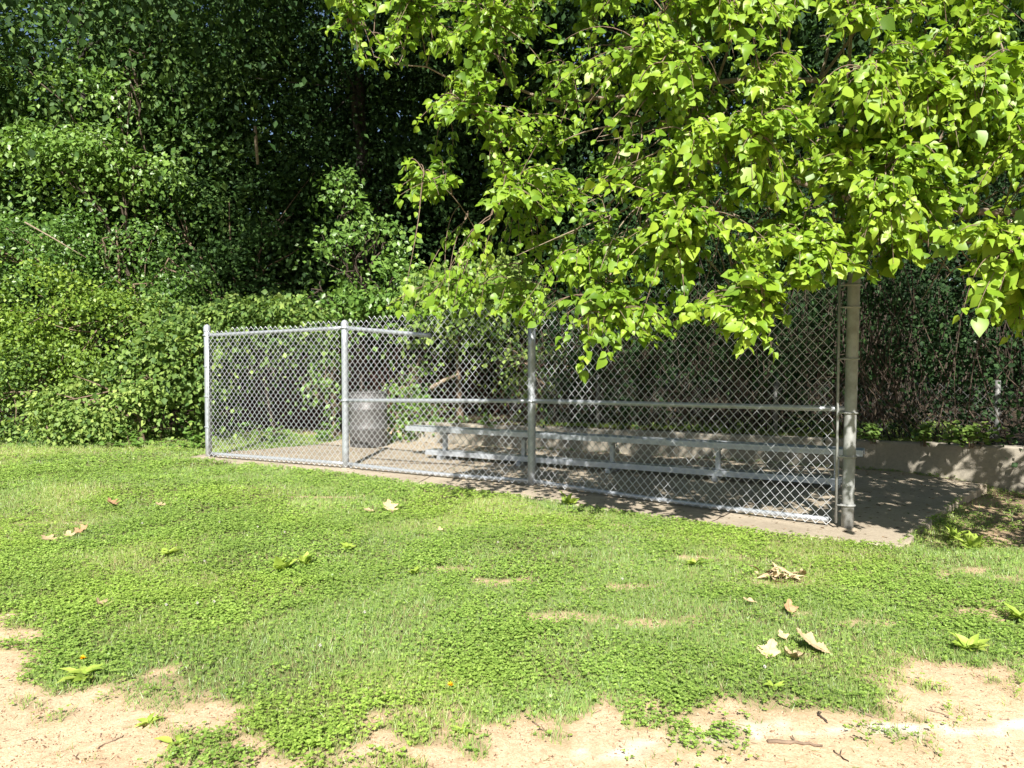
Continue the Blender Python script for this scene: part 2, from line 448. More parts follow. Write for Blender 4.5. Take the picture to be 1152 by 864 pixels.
# ------------------------------------------------------------------ chain-link fence in front
def polypath(pts):
    P = np.array([p[:2] for p in pts]); seg = np.hypot(*(P[1:] - P[:-1]).T); S = np.concatenate([[0], np.cumsum(seg)])
    def f(s):
        return np.stack([np.interp(s, S, P[:, 0]), np.interp(s, S, P[:, 1])], -1)
    return f, S
def chain_link(path, s0, s1, zbot, ztop, dw, dh, r, bulge=.012, seed=0, nrm=(-.45, -.89)):
    """interlocked zig-zag wires; zbot/ztop are functions of s"""
    tb = Tubes(); n = int((s1 - s0) / (dw / 2)); N = np.array(nrm); N = N / np.linalg.norm(N)
    for i in range(n):
        sm = s0 + (i + .5) * dw / 2
        zb, zt = zbot(sm), ztop(sm)
        k0, k1 = int(round(zb / (dh / 2))), int(round(zt / (dh / 2)))
        ks = np.arange(k0, k1 + 1); par = (ks + i) % 2
        s = s0 + (i + par) * dw / 2 + np.where(par == 0, -.0, .0)
        z = ks * dh / 2.0
        # each wire passes its neighbour at the bends
        off = np.where(par == 0, r * .9, -r * .9)
        xy = path(s) + N[None] * (off + bulge * (fbm(s * 1.1, z * 1.3 + seed, 2, 1.5) - .5) * 2)[:, None]
        tb.add(np.column_stack([xy, z]), r, 4, cap=False)
    return tb
fpath, FS = polypath(POSTS)
zb = lambda s: .05
zt = lambda s: float(np.interp(s, [0, FS[1], FS[1] + 1.2, FS[2], FS[3]], [1.80, 1.885, 1.95, 1.99, 2.20]))
fence = thing('chain_link_fence', 'galvanised chain link fence along the front of the dugout, one loose top rail', 'fence', (C[0], C[1], .022))
Cl = np.array((C[0], C[1], .022))
def fl(p): return np.asarray(p, float) - Cl
def ftube(name, pts, rad, mat, sides=12, parent=None):
    tb = Tubes(); tb.add([fl(p) for p in pts], rad, sides); return tb.build(name, mat, parent or fence)
off_fab = -.045
nr = np.array([-.5, -.86])
def shift(p, d): return (p[0], p[1] + d)
fab_path = lambda s: fpath(s) + np.array([[-.46 * .05, -.89 * .05]])
for k, (a, b) in enumerate(((0.03, FS[1]), (FS[1], FS[2]), (FS[2], FS[3] - .09))):
    tb = chain_link(fab_path, a, b, zb, zt, .086, .092, (.0036, .0034, .0030)[k], .014, k)
    for i in range(len(tb.V)): tb.V[i] = tb.V[i] - Cl
    tb.build('wire_mesh', M['wire'], fence, smooth=False)
pz = [1.84, 1.85, 1.83, 2.34]; pr = [.044, .043, .043, .048]
for k, P in enumerate(POSTS):
    mat = M['galv_old'] if k == 3 else M['galv']
    tilt = (0, 0) if k != 3 else (.012, 0)
    pts = [(P[0] + tilt[0] * z, P[1], z) for z in np.linspace(0.0, pz[k], 8)]
    po = ftube('post', pts, pr[k], mat, 16)
    if k != 2:
        bm = bmesh.new(); r = pr[k] + .006
        top = fl((P[0] + tilt[0] * pz[k], P[1], pz[k]))
        add_lathe(bm, [(r, -.05), (r, .0), (r * .9, .02), (r * .6, .04), (.004, .052)], 16, top)
        bm_obj('post_cap', bm, mat, po, True)
    bm = bmesh.new(); r = pr[k]
    add_lathe(bm, [(r + .03, .0), (r + .022, .008), (r + .001, .014)], 16, fl((P[0], P[1], .0225)))
    bm_obj('post_footing', bm, M['slab'], po, True)
    if k in (0, 3):
        sgn = 1 if k == 0 else -1
        q = fab_path(np.array([FS[k] + sgn * (.07 if k == 0 else .085)]))[0]
        ftube('tension_bar', [(q[0], q[1], .07), (q[0], q[1], zt(FS[k]) - .02)], .011, mat, 6)
        for z in ((.45, .88, 1.3) if k == 0 else (.22, .62, .98, 1.42, 1.84, 2.02)):
            tb = Tubes(); th = np.linspace(0, 2 * math.pi, 15)
            tb.add(fl(np.stack([P[0] + (tilt[0] * z if k == 3 else 0) + (pr[k] + .004) * np.cos(th), P[1] + (pr[k] + .004) * np.sin(th), np.full(15, z)], 1)), .009, 6)
            tb.add([fl((P[0], P[1] - pr[k], z)), fl((q[0], q[1] - .01, z))], .008, 6)
            tb.build('tension_band', mat, po)
def railpts(s0, s1, z0, z1, n=12, sag=0.0, dn=-.0):
    s = np.linspace(s0, s1, n); xy = fpath(s); tt = np.linspace(0, 1, n)
    z = z0 + (z1 - z0) * tt - sag * np.sin(tt * math.pi)
    return np.column_stack([xy, z])
ftube('top_rail', railpts(0, FS[1], 1.735, 1.80, 10), .024, M['galv'])
lo = railpts(FS[1], FS[1] + 1.32, 1.80, 1.685, 8)
o = ftube('top_rail', lo, .026, M['galv']); o['label'] = 'loose top rail drooping from the second post, its end hanging free'
ftube('middle_rail', railpts(FS[1], FS[2], .885, .955, 8), .024, M['galv'])
ftube('middle_rail', railpts(FS[2], FS[3], .955, 1.01, 8), .024, M['galv'])
br = [railpts(0, FS[1], .075, .085, 10), railpts(FS[1], FS[2], .085, .08, 10, .02), railpts(FS[2], FS[3] - .15, .08, .08, 10, .02)]
for b_ in br: ftube('bottom_rail', b_, .022, M['galv'])
for k, z in ((1, .885), (2, .955), (2, .958), (1, 1.80), (0, 1.735)):
    P = POSTS[k]; tb = Tubes(); th = np.linspace(0, 2 * math.pi, 15)
    tb.add(fl(np.stack([P[0] + (pr[k] + .005) * np.cos(th), P[1] + (pr[k] + .005) * np.sin(th), np.full(15, z)], 1)), .013, 6)
    if z != .958: tb.build('rail_clamp', M['galv'], fence)

# ------------------------------------------------------------------ bench
bl = gp(462, 478.5, .46); brr = gp(972, 505.5, .46)
bc = (bl + brr) / 2; bd = brr - bl; L = np.hypot(bd[0], bd[1]); bang = math.atan2(bd[1], bd[0])
bench = thing('player_bench', 'long backless aluminium bench with a low foot plank, behind the chain link', 'bench', (bc[0], bc[1], .022), None, bang)
bm = bmesh.new()
add_box(bm, (0, 0, .422), (L, .26, .035), 0, .006)
for y in (-.118, .118): add_box(bm, (0, y, .395), (L, .022, .04), 0, .003)
bm_obj('seat', bm, M['alu'], bench)
bm = bmesh.new()
add_box(bm, (.06, -.02, .105), (L - .55, .20, .035), 0, .006)
for y in (-.112, .072): add_box(bm, (.06, y, .079), (L - .55, .020, .045), 0, .003)
bm_obj('foot_plank', bm, M['alu'], bench)
for x in (-.40 * L, -.19 * L, .02 * L, .24 * L, .455 * L):
    bm = bmesh.new()
    add_box(bm, (x, .0, .235), (.05, .06, .30), 0, .004)
    add_box(bm, (x, .0, .36), (.045, .20, .05), 0, .004)
    add_box(bm, (x, .0, .028), (.06, .34, .055), 0, .004)
    add_box(bm, (x, .075, .07), (.05, .04, .04), 0, .002)
    bm_obj('leg', bm, M['galv'], bench)

# ------------------------------------------------------------------ steel drum used as a bin
t = NT('drum_steel'); o = t.obj()
n1 = t.noise(5, 7, .7, o); n2 = t.noise(35, 5, .7, o)
c = t.mix(t.ramp(n1, [(.4, 0), (.62, 1)]), (.13, .128, .125), (.075, .07, .065))
c = t.mix(t.ramp(n2, [(.55, 0), (.72, .6)]), c, (.13, .075, .045))
M['drum'] = t.done(t.principled(c, t.ramp(n1, [(.3, .45), (.7, .62)]), .25, .4, t.bump(n1, .15, .02)))
dloc = gp(414.5, 501.5, .022)
drum = thing('steel_drum', 'dented grey steel drum standing on the concrete as a bin', 'drum', (dloc[0], dloc[1], .0225))
bm = bmesh.new(); r = .292
prof = [(.0, .018), (r - .012, .018), (r - .004, .0), (r, .012), (r, .26), (r + .010, .275), (r + .012, .29), (r + .010, .305), (r, .32), (r, .56), (r + .010, .575), (r + .012, .59), (r + .010, .605), (r, .62), (r, .845), (r - .006, .845), (r - .006, .03), (0, .03)]
prof = [(max(a, .002), b) for a, b in prof]
add_lathe(bm, prof, 48)
for v in bm.verts:
    d = .006 * (mnoise.noise(Vector((v.co.x * 3, v.co.y * 3, v.co.z * 4))) )
    n = Vector((v.co.x, v.co.y, 0))
    if n.length > .2: v.co += n.normalized() * d
bm_obj('barrel', bm, M['drum'], drum, True)
tb = Tubes(); th = np.linspace(0, 2 * math.pi, 41); tb.add(np.stack([r * np.cos(th), r * np.sin(th), np.full(41, .85)], 1), .011, 8, False)
tb.build('rim', M['drum'], drum)

# ------------------------------------------------------------------ leaves
T_NEAR = (np.array([(0, 0, 0), (.42, .18, .05), (0, .30, -.01), (-.42, .18, .05), (.36, .58, .04), (0, .66, -.045), (-.36, .58, .04), (0, 1.0, -.16), (.46, .36, .06), (-.46, .36, .06)], float),
          [np.array([(0, 1, 2), (0, 2, 3), (1, 8, 2), (9, 3, 2), (5, 4, 7), (6, 5, 7)]), np.array([(2, 8, 4, 5), (9, 2, 5, 6)])])
T_FAR = (np.array([(0, 0, 0), (.38, .42, .07), (0, 1, -.08), (-.38, .42, .07)], float), [np.array([(0, 1, 2), (0, 2, 3)])])
T_BLADE = (np.array([(-.5, 0, 0), (.5, 0, 0), (.0, 1, 0)], float), [np.array([(0, 1, 2)])])
T_OVAL = (np.array([(0, 0, 0), (.45, .4, .06), (.3, .95, .0), (-.3, .95, .0), (-.45, .4, .06)], float), [np.array([(0, 1, 2), (0, 2, 3), (0, 3, 4)])])
def unit(a): return a / (np.linalg.norm(a, axis=-1, keepdims=True) + 1e-9)
def leaves(tpl, P, D, N, Ln, Wd, tint):
    V, Fs = tpl; n = len(P); k = len(V)
    D = unit(D); X = unit(np.cross(D, N)); Z = np.cross(X, D)
    Ln = np.broadcast_to(Ln, n)[:, None, None]; Wd = np.broadcast_to(Wd, n)[:, None, None]
    W_ = P[:, None] + V[None, :, 0:1] * Wd * X[:, None] + V[None, :, 1:2] * Ln * D[:, None] + V[None, :, 2:3] * Ln * Z[:, None]
    base = (np.arange(n) * k)[:, None, None]
    faces = [(f[None] + base).reshape(-1, f.shape[1]) for f in Fs]
    return W_.reshape(-1, 3), faces, np.repeat(tint, k, axis=0)
def leaf_mesh(name, parts, attr='tint', smooth=False):
    Vs, Fq, At, n = [], {}, [], 0
    for V, fs, a in parts:
        for f in fs: Fq.setdefault(f.shape[1], []).append(f + n)
        Vs.append(V); At.append(a); n += len(V)
    return np_mesh(name, np.concatenate(Vs), [np.concatenate(v) for v in Fq.values()], {attr: np.concatenate(At)}, smooth)

def spray_cloud(g, centers, outdir, per, rad, flat, lsize, tint_base, sun_face=.5):
    """clumps of leaves on flattish drooping sprays"""
    n = len(centers); idx = np.repeat(np.arange(n), per)
    q = g.normal(0, 1, (n * per, 3)); q[:, 2] *= flat
    sc = g.uniform(.6, 1.35, n)[idx][:, None] * rad
    q = q * sc
    out = unit(outdir)[idx]
    rr = np.hypot(q[:, 0], q[:, 1])
    q[:, 2] -= .45 * rr * rr / rad                      # droop at the rim
    q = q + out * (np.abs(g.normal(0, .5, (n * per, 1))) * rad * .6)
    P = centers[idx] + q
    Dr = out * .7 + g.normal(0, .65, (n * per, 3)) + np.array((0, 0, -.55))
    Nn = np.array((0, -.45, .85)) * sun_face * 2 + g.normal(0, .55, (n * per, 3))
    Ln = lsize * np.clip(g.normal(1, .25, n * per), .5, 1.6)
    ti = np.clip(tint_base + g.normal(0, .15, n)[idx] + g.normal(0, .19, n * per), 0, 1)
    return leaves(T_FAR, P, Dr, Nn, Ln, Ln * g.uniform(.8, 1.15, n * per), ti)

def blob_centers(g, blobs, n):
    vol = np.array([b[1][0] * b[1][1] * b[1][2] for b in blobs]) ** .67
    w = np.bincount(g.choice(len(blobs), n, p=vol / vol.sum()), minlength=len(blobs))
    Cs, Os = [], []
    for (c, r), k in zip(blobs, w):
        d = unit(g.normal(0, 1, (k, 3))); rad = g.uniform(.35, 1.0, (k, 1)) ** .45
        wob = 1 + .28 * np.array([mnoise.noise(Vector(v * 1.9 + np.array(c))) for v in d])[:, None] if k else 1
        Cs.append(np.array(c) + d * rad * wob * np.array(r)); Os.append(d * .8 + np.array((0, 0, -.15)))
    return np.concatenate(Cs), np.concatenate(Os)

def limb_system(g, blobs, base_r, height, nb=5, twigs=6):
    """tapered trunk, a limb into every blob, twigs inside it"""
    trunk = Tubes(); lean = g.normal(0, .25, 2)
    tz = np.linspace(-.1, height, 12); tt = tz / height
    TP = np.stack([lean[0] * tt + .12 * np.sin(tz * .8 + g.uniform(0, 6)), lean[1] * tt + .12 * np.sin(tz * .7 + g.uniform(0, 6)), tz], 1)
    trunk.add(TP, base_r * (1.25 * np.exp(-tz * 1.8) + 1 - .82 * tt), 10)
    for c, r in blobs:
        c = np.array(c); h = np.clip(c[2] * (g.uniform(.45, .7) if c[2] < 7 else g.uniform(.8, .95)), .3, height * .95)
        p0 = np.array([np.interp(h, tz, TP[:, i]) for i in range(3)])
        arch = c[2] > 6.5 and np.hypot(c[0] - p0[0], c[1] - p0[1]) > 3
        if arch: p0 = TP[-1]
        m = (p0 + c) / 2 + np.array((0, 0, 3.5 if arch else .35 * r[2])) + g.normal(0, .15, 3)
        pts = bezier(p0, m, c, 9); pts[1:-1] += g.normal(0, .04, (7, 3))
        r0 = base_r * (1 - .8 * h / height) * .55 + .012
        trunk.add(pts, np.linspace(r0, .012, 9), 7)
        for _ in range(twigs):
            k = g.integers(4, 9); d = unit(g.normal(0, 1, 3)) * np.array(r) * .9
            e = c + d; mm = (pts[k] + e) / 2 + g.normal(0, .12, 3)
            trunk.add(bezier(pts[k], mm, e, 6), np.linspace(.016, .004, 6), 4)
    return trunk

def make_tree(name, label, cat, loc, blobs, nspray, per, rad, lsize, lmat, bmat, trunk_r, trunk_h, seed, tint=.45, flat=.35, group=None, twigs=5, extra=None):
    g = rng(seed)
    root = thing(name, label, cat, loc, group)
    Cs, Os = blob_centers(g, blobs, nspray)
    parts = [spray_cloud(g, Cs, Os, per, rad, flat, lsize, tint)]
    link('crown', leaf_mesh('crown', parts), lmat, root)
    limb_system(g, blobs, trunk_r, trunk_h, twigs=twigs).build('trunk', bmat, root)
    return root

# ------------------------------------------------------------------ the wood behind
def wb(base, lst):                       # blobs given in world coordinates -> local to the tree's base
    return [((x - base[0], y - base[1], z - base[2]), r) for (x, y, z), r in lst]
def gz(x, y): return float(ground_z(np.array([x]), np.array([y]))[0])
def tree_at(name, label, cat, x, y, lst, *a, **k):
    b = (x, y, gz(x, y) - .03)
    return make_tree(name, label, cat, b, wb(b, lst), *a, **k)

tree_at('maple_tree', 'tall dark maple with unseen boughs added over the dugout to shade the wood', 'tree', -3.6, 17.5,
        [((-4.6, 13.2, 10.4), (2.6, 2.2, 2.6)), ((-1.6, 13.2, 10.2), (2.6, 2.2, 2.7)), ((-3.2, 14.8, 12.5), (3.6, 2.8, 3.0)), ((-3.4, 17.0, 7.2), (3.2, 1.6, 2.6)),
         ((-2.6, 18, 4.4), (2.6, 1.6, 2.4)), ((-5.4, 17.6, 4.6), (2.4, 1.5, 2.4)), ((-.6, 17.4, 6.6), (2.2, 1.5, 2.6)), ((.6, 14.0, 11.2), (2.4, 2.2, 2.6)), ((-4.0, 12.6, 8.4), (1.6, 1.0, .9)), ((-1.0, 12.8, 8.4), (1.6, 1.0, .9)), ((-5.4, 10.3, 7.7), (1.15, .9, 1.25)), ((-5.05, 9.5, 7.0), (1.0, .7, .75)), ((-4.9, 11.6, 8.4), (1.2, .9, 1.2)), ((-.4, 10.6, 7.9), (1.3, .9, 1.2)), ((-3.2, 18.4, 9.6), (3.4, 1.4, 2.4))],  # high forward blobs are out of view, added to block sun from the wood
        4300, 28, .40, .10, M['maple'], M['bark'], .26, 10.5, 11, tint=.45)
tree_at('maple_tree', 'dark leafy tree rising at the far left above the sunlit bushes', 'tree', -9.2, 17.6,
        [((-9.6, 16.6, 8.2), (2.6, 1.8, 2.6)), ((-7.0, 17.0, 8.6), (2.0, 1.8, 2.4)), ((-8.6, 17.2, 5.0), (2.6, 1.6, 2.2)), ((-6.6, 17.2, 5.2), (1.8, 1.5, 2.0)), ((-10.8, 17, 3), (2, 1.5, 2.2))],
        1500, 26, .42, .13, M['maple_lit'], M['bark'], .24, 9.5, 12, tint=.55)
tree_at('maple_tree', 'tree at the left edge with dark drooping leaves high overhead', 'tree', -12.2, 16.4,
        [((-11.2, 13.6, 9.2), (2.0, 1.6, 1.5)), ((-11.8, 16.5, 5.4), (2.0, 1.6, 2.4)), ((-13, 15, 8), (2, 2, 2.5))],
        700, 26, .42, .13, M['maple_lit'], M['bark'], .2, 8.8, 13, tint=.5)
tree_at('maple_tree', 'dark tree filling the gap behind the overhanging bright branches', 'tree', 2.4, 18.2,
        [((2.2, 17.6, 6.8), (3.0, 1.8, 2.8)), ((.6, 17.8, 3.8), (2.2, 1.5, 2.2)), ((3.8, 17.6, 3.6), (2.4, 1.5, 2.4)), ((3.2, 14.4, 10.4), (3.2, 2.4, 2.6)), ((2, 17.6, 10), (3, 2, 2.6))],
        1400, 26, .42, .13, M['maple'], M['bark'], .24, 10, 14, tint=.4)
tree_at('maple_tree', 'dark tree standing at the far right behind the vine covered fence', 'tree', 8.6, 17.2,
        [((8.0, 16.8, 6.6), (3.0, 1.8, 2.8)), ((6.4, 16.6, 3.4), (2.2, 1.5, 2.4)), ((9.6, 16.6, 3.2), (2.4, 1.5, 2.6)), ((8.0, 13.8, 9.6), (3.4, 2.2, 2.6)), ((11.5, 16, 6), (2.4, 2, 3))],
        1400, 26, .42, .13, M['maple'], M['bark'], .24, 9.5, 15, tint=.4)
# the rows behind, copies of one tall tree
g0 = rng(77)
back = tree_at('woodland_tree', 'tall tree deep in the wood behind the dugout', 'tree', -14.0, 24.5,
               [((-14, 24, 7), (3.0, 2.2, 3.6)), ((-15.6, 24.4, 4), (2.4, 1.8, 3)), ((-12.2, 24.4, 4), (2.4, 1.8, 3)), ((-14, 24.4, 11.5), (3.2, 2.2, 3.0)), ((-14, 23.8, 2.0), (2.6, 1.6, 2.0))],
               1600, 26, .5, .19, M['maple'], M['bark'], .25, 11, 16, tint=.4)
back['group'] = 'trees deep in the wood'
for k, (x, y) in enumerate([(-9.4, 22.5), (-5.6, 24.8), (-1.2, 22.4), (3.0, 24.6), (7.2, 22.6), (11.4, 24.2), (15.4, 22.4), (-18.5, 22)]):
    c = copy_tree(back); c.location = (x, y, gz(x, y) - .03); c.rotation_euler[2] = g0.uniform(0, 6.28); s = g0.uniform(.92, 1.15); c.scale = (s, s, s)

# ------------------------------------------------------------------ sunlit bushes on the left
def bush(label, blobs, x, y, ns, per, rad, ls, mat, seed, tint=.5, flat=.5, name='bush', cat='bush', th=None, tr=.03, stemm=None, group=None, twigs=6):
    b = (x, y, gz(x, y) - .03); g = rng(seed)
    root = thing(name, label, cat, b, group)
    bl = wb(b, blobs)
    Cs, Os = blob_centers(g, bl, int(ns * (2.0 if ns > 150 else 1)))
    nz = np.array([mnoise.noise(Vector((q[0] * 1.25, q[1] * 1.25 + seed, q[2] * 2.2))) for q in Cs])
    if ns > 150 and seed not in (29, 32): th_ = -.03 if seed == 28 else .12; Cs, Os = Cs[nz > th_], Os[nz > th_]
    link('foliage', leaf_mesh('foliage', [spray_cloud(g, Cs, Os, per, rad * 1.15, flat * .65, ls, tint, .55)]), mat, root)
    limb_system(g, bl, tr, th or max(c[2] for c, r in bl) * .9, twigs=twigs).build('stem', stemm or M['stem'], root)
    return root
def B_(u, v, y, ru, rv, ry): 
    c = dp(u, v, y); return ((c[0], c[1], c[2]), (ru / F * y, ry, rv / F * y))
bush('yellowish green bush glowing in the sun at the left edge of the lawn', [B_(60, 345, 13.6, 95, 50, .7), B_(20, 400, 13.4, 60, 60, .6), B_(110, 370, 13.5, 60, 45, .6), B_(-60, 360, 13.6, 80, 60, .7)],
     -8.0, 14.0, 820, 24, .2, .066, M['shrub_yellow'], 21, .42)
bush('light green bush sprawling beside the white end post of the fence', [B_(205, 405, 13.0, 46, 42, .6), B_(165, 375, 13.4, 50, 45, .6), B_(235, 400, 13.8, 36, 44, .5), B_(190, 450, 13.4, 50, 36, .5)],
     -5.4, 13.7, 520, 22, .22, .088, M['shrub'], 22, .36)
bush('low bright bush at the foot of the sunlit hedge left of the fence', [B_(125, 440, 12.5, 55, 34, .5), B_(85, 455, 12.6, 40, 28, .45), B_(160, 425, 12.7, 36, 24, .4)],
     -6.1, 12.75, 300, 24, .17, .075, M['shrub'], 23, .56)
bush('greyish green bush at the left edge beside the grass', [B_(15, 445, 12.9, 42, 46, .5), B_(-45, 440, 13, 50, 60, .6), B_(50, 420, 13.2, 30, 40, .4)],
     -7.9, 13.2, 300, 24, .18, .066, M['shrub'], 24, .3)
bush('young tree with feathery bright sprays above the yellowish bush', [B_(40, 262, 14.2, 60, 30, .6), B_(115, 270, 14.4, 60, 36, .6), B_(190, 290, 14.6, 50, 40, .6), B_(-30, 270, 14.4, 60, 40, .6), B_(150, 320, 14.2, 60, 36, .5)],
     -7.6, 15.0, 560, 24, .28, .072, M['vine'], 25, .36, .35, 'young_tree', 'young tree', 4.0, .06)
bush('sapling with bright layered leaves high at the left', [B_(115, 160, 15.0, 62, 14, .6), B_(60, 150, 15.1, 55, 12, .5), B_(150, 185, 15.1, 46, 13, .5), B_(130, 100, 15.2, 60, 14, .5), B_(90, 195, 15, 46, 10, .4), B_(145, 55, 15.4, 40, 14, .4), B_(25, 70, 15.2, 50, 14, .4)],
     -7.5, 15.8, 360, 24, .26, .10, M['vine'], 26, .72, .25, 'young_tree', 'young tree', 4.6, .05, M['stem_mid'])
bush('dusky bush in half shade between the hedge and the dugout', [B_(235, 330, 15.2, 70, 60, .7), B_(300, 300, 15.8, 60, 60, .7), B_(200, 250, 16, 60, 50, .6), B_(330, 240, 16, 50, 60, .6)],
     -5.2, 15.8, 420, 24, .28, .10, M['maple'], 27, .75, .4, th=4.5, tr=.05)
# climbing vine catching the sun in the middle
bush('sunlit climbing vine with round leaves rising in a spire behind the drum', [B_(380, 203, 14.2, 12, 24, .25), B_(386, 240, 14.1, 22, 20, .3), B_(412, 272, 14.0, 34, 16, .35), B_(378, 270, 13.9, 20, 14, .3), B_(400, 305, 13.9, 52, 26, .4), B_(350, 325, 13.9, 34, 26, .35), B_(435, 262, 14.1, 22, 14, .25), B_(375, 336, 13.8, 52, 16, .4), B_(440, 315, 13.9, 34, 20, .35)],
     -2.9, 14.3, 420, 15, .16, .095, M['vine'], 28, .55, .6, 'climbing_vine', 'vine', 4.6, .02, M['stem_dark'])
bush('leafy shrub just above the rail of the left fence panel', [B_(300, 350, 13.5, 64, 15, .6), B_(252, 360, 13.5, 34, 14, .5), B_(345, 362, 13.6, 30, 10, .4)],
     -4.2, 13.8, 300, 18, .16, .08, M['shrub'], 29, .4, .5, 'shrub', 'shrub', 2.0, .02, M['stem_dark'])
bush('small bright leafy vine left of the second fence post', [B_(352, 432, 13.4, 14, 14, .2), B_(366, 412, 13.4, 12, 26, .2), B_(378, 450, 13.4, 12, 20, .2)],
     -3.1, 13.6, 36, 10, .10, .085, M['vine'], 30, .7, .6, 'climbing_vine', 'vine', 1.6, .015)
bush('bright green ivy clump beside the steel drum', [B_(450, 440, 13.0, 16, 22, .25), B_(465, 465, 13.0, 22, 18, .3), B_(444, 470, 12.9, 12, 16, .2), B_(470, 425, 13.1, 9, 26, .2), B_(495, 465, 13.1, 20, 12, .2)],
     -1.7, 13.3, 90, 14, .11, .07, M['vine'], 31, .6, .6, 'ivy', 'ivy', 1.1, .015)
bush('broad leafed shrub under the tip of the overhanging branch', [B_(505, 318, 13.2, 40, 16, .4), B_(520, 338, 13.2, 40, 14, .4), B_(560, 320, 13.4, 40, 30, .4)],
     -1.0, 13.9, 240, 18, .2, .095, M['shrub'], 32, .5, .4, 'shrub', 'shrub', 2.8, .035)
bush('vine straggling over the thicket behind the third fence post', [B_(600, 420, 12.6, 16, 40, .25), B_(640, 395, 12.6, 24, 40, .3), B_(575, 400, 12.8, 16, 30, .25)],
     .4, 12.9, 60, 10, .13, .08, M['shrub'], 33, .5, .6, 'climbing_vine', 'vine', 1.9, .02)
# dark thicket of dead stems and ivy along the back of the dugout
def thicket(label, x0, y0, x1, y1, h, nst, nsp, seed, lm, ls=.075, tint=.4, depth=.9):
    g = rng(seed); cx, cy = (x0 + x1) / 2, (y0 + y1) / 2; b = np.array((cx, cy, gz(cx, cy) - .02))
    root = thing('thicket', label, 'thicket', b)
    tb = Tubes()
    wl_ = np.array([p[:2] for p in wall_pts[::-1]]); wy_ = lambda x: np.interp(x, wl_[:, 0], wl_[:, 1])
    for _ in range(nst):
        u = g.random(); q = np.array((x0 + (x1 - x0) * u, y0 + (y1 - y0) * u + g.uniform(-.2, depth), 0))
        if seed in (43, 44): q[1] = wy_(q[0]) + g.uniform(.34, .34 + depth)
        q[2] = gz(q[0], q[1]) - .02
        hh = h * g.uniform(.35, 1.05); e = q + np.array((g.normal(0, .8), g.normal(-.1, .35), hh))
        m = (q + e) / 2 + np.array((g.normal(0, .5), g.normal(0, .3), g.uniform(.2, .9)))
        if g.random() < .4: e[2] *= .5                  # arching canes that fall back over
        tb.add(bezier(q, m, e, 10) - b + g.normal(0, .012, (10, 3)), np.linspace(g.uniform(.004, .011) if seed == 44 else g.uniform(.006, .016), .0025, 10), 4)
    tb.build('cane', M['stem_red'] if seed in (41, 42) else M['stem_mid'] if seed == 44 else M['stem_dark'], root)
    Cs = np.stack([g.uniform(0, 1, nsp), g.uniform(0, 1, nsp), g.random(nsp) ** .8], 1)
    P = np.stack([x0 + (x1 - x0) * Cs[:, 0], y0 + (y1 - y0) * Cs[:, 0] + (Cs[:, 1] - .1) * depth * 1.3, .1 + h * Cs[:, 2]], 1)
    if seed in (43, 44): P[:, 1] = wy_(P[:, 0]) + .30 + Cs[:, 1] * depth
    P[:, 2] += ground_z(P[:, 0], P[:, 1])
    keep = vnoise(P[:, 0] * 2.2 + seed, P[:, 2] * 2.2) > .36
    P = P[keep] - b
    O = np.tile(np.array((0, -1.0, 0)), (len(P), 1)) + g.normal(0, .3, (len(P), 3))
    link('foliage', leaf_mesh('foliage', [spray_cloud(g, P, O, 16, .15, .7, ls, tint, .4)]), lm, root)
    return root
thicket('dark tangle of canes and thin leaves behind the left fence panel', -5.6, 15.2, -2.2, 15.2, 2.6, 220, 80, 41, M['ivy_shaded'], .075, .45)
thicket('dark reddish tangle of dead canes behind the drum', -2.2, 14.9, .9, 13.9, 2.7, 200, 300, 42, M['ivy_shaded'], .075, .45)
thicket('shaded thicket of ivy behind the long bench', .6, 12.4, 3.7, 10.6, 3.0, 170, 800, 43, M['ivy_shaded'], .075, .5)
thicket('tangle of bare vines and dark ivy right of the thick fence post', 3.5, 10.35, 8.6, 7.3, 3.4, 260, 2000, 44, M['ivy_shaded'], .06, .5)
thicket('gloomy ivy bank deeper behind the right hand wall', 3.2, 13.4, 11, 10.6, 5.0, 200, 1200, 45, M['ivy_shaded'], .065, .35, 1.4)

# rear fence on the wall, nearly lost in the vines
rw = [wall_pts[4], wall_pts[3], wall_pts[2], wall_pts[1], wall_pts[0]]
rp, RS = polypath([np.array((p[0] + .12, p[1] + .26, 0)) for p in rw])
rear = thing('rear_chain_link_fence', 'dull grey chain link fence overgrown with vines on top of the low wall', 'fence', (*rp(RS[2]), .38))
rl = np.array((*rp(RS[2]), .38))
tb = chain_link(rp, .1, RS[4] - .1, lambda s: .42, lambda s: 1.12, .086, .092, .0026, .03, 9)
for i in range(len(tb.V)): tb.V[i] = tb.V[i] - rl
tb.build('wire_mesh', M['wire_old'], rear, smooth=False)
sp = float(np.interp(dp(1128, 470, 8.95)[0], [rp(s)[0] for s in RS], RS))
for s in (sp - 5.2, sp - 2.6, sp, sp + 1.6):
    p = rp(s); tb = Tubes(); tb.add(np.array([(p[0], p[1] + .05, z) for z in (.30, .8, 1.16)]) - rl, .03, 12); tb.build('post', M['wire_old'], rear)

# broken pale limb leaning in the thicket
tb = Tubes(); a = dp(484, 437, 13.0); b = dp(516, 421, 13.1)
tb.add(np.array([a, (a + b) / 2 + (0, 0, .02), b]) - a, [.04, .035, .02], 8)
lb = tb.build('broken_limb', M['bark_pale']); lb.location = a
tag(lb, 'broken pale limb poking out of the thicket right of the drum', 'branch')

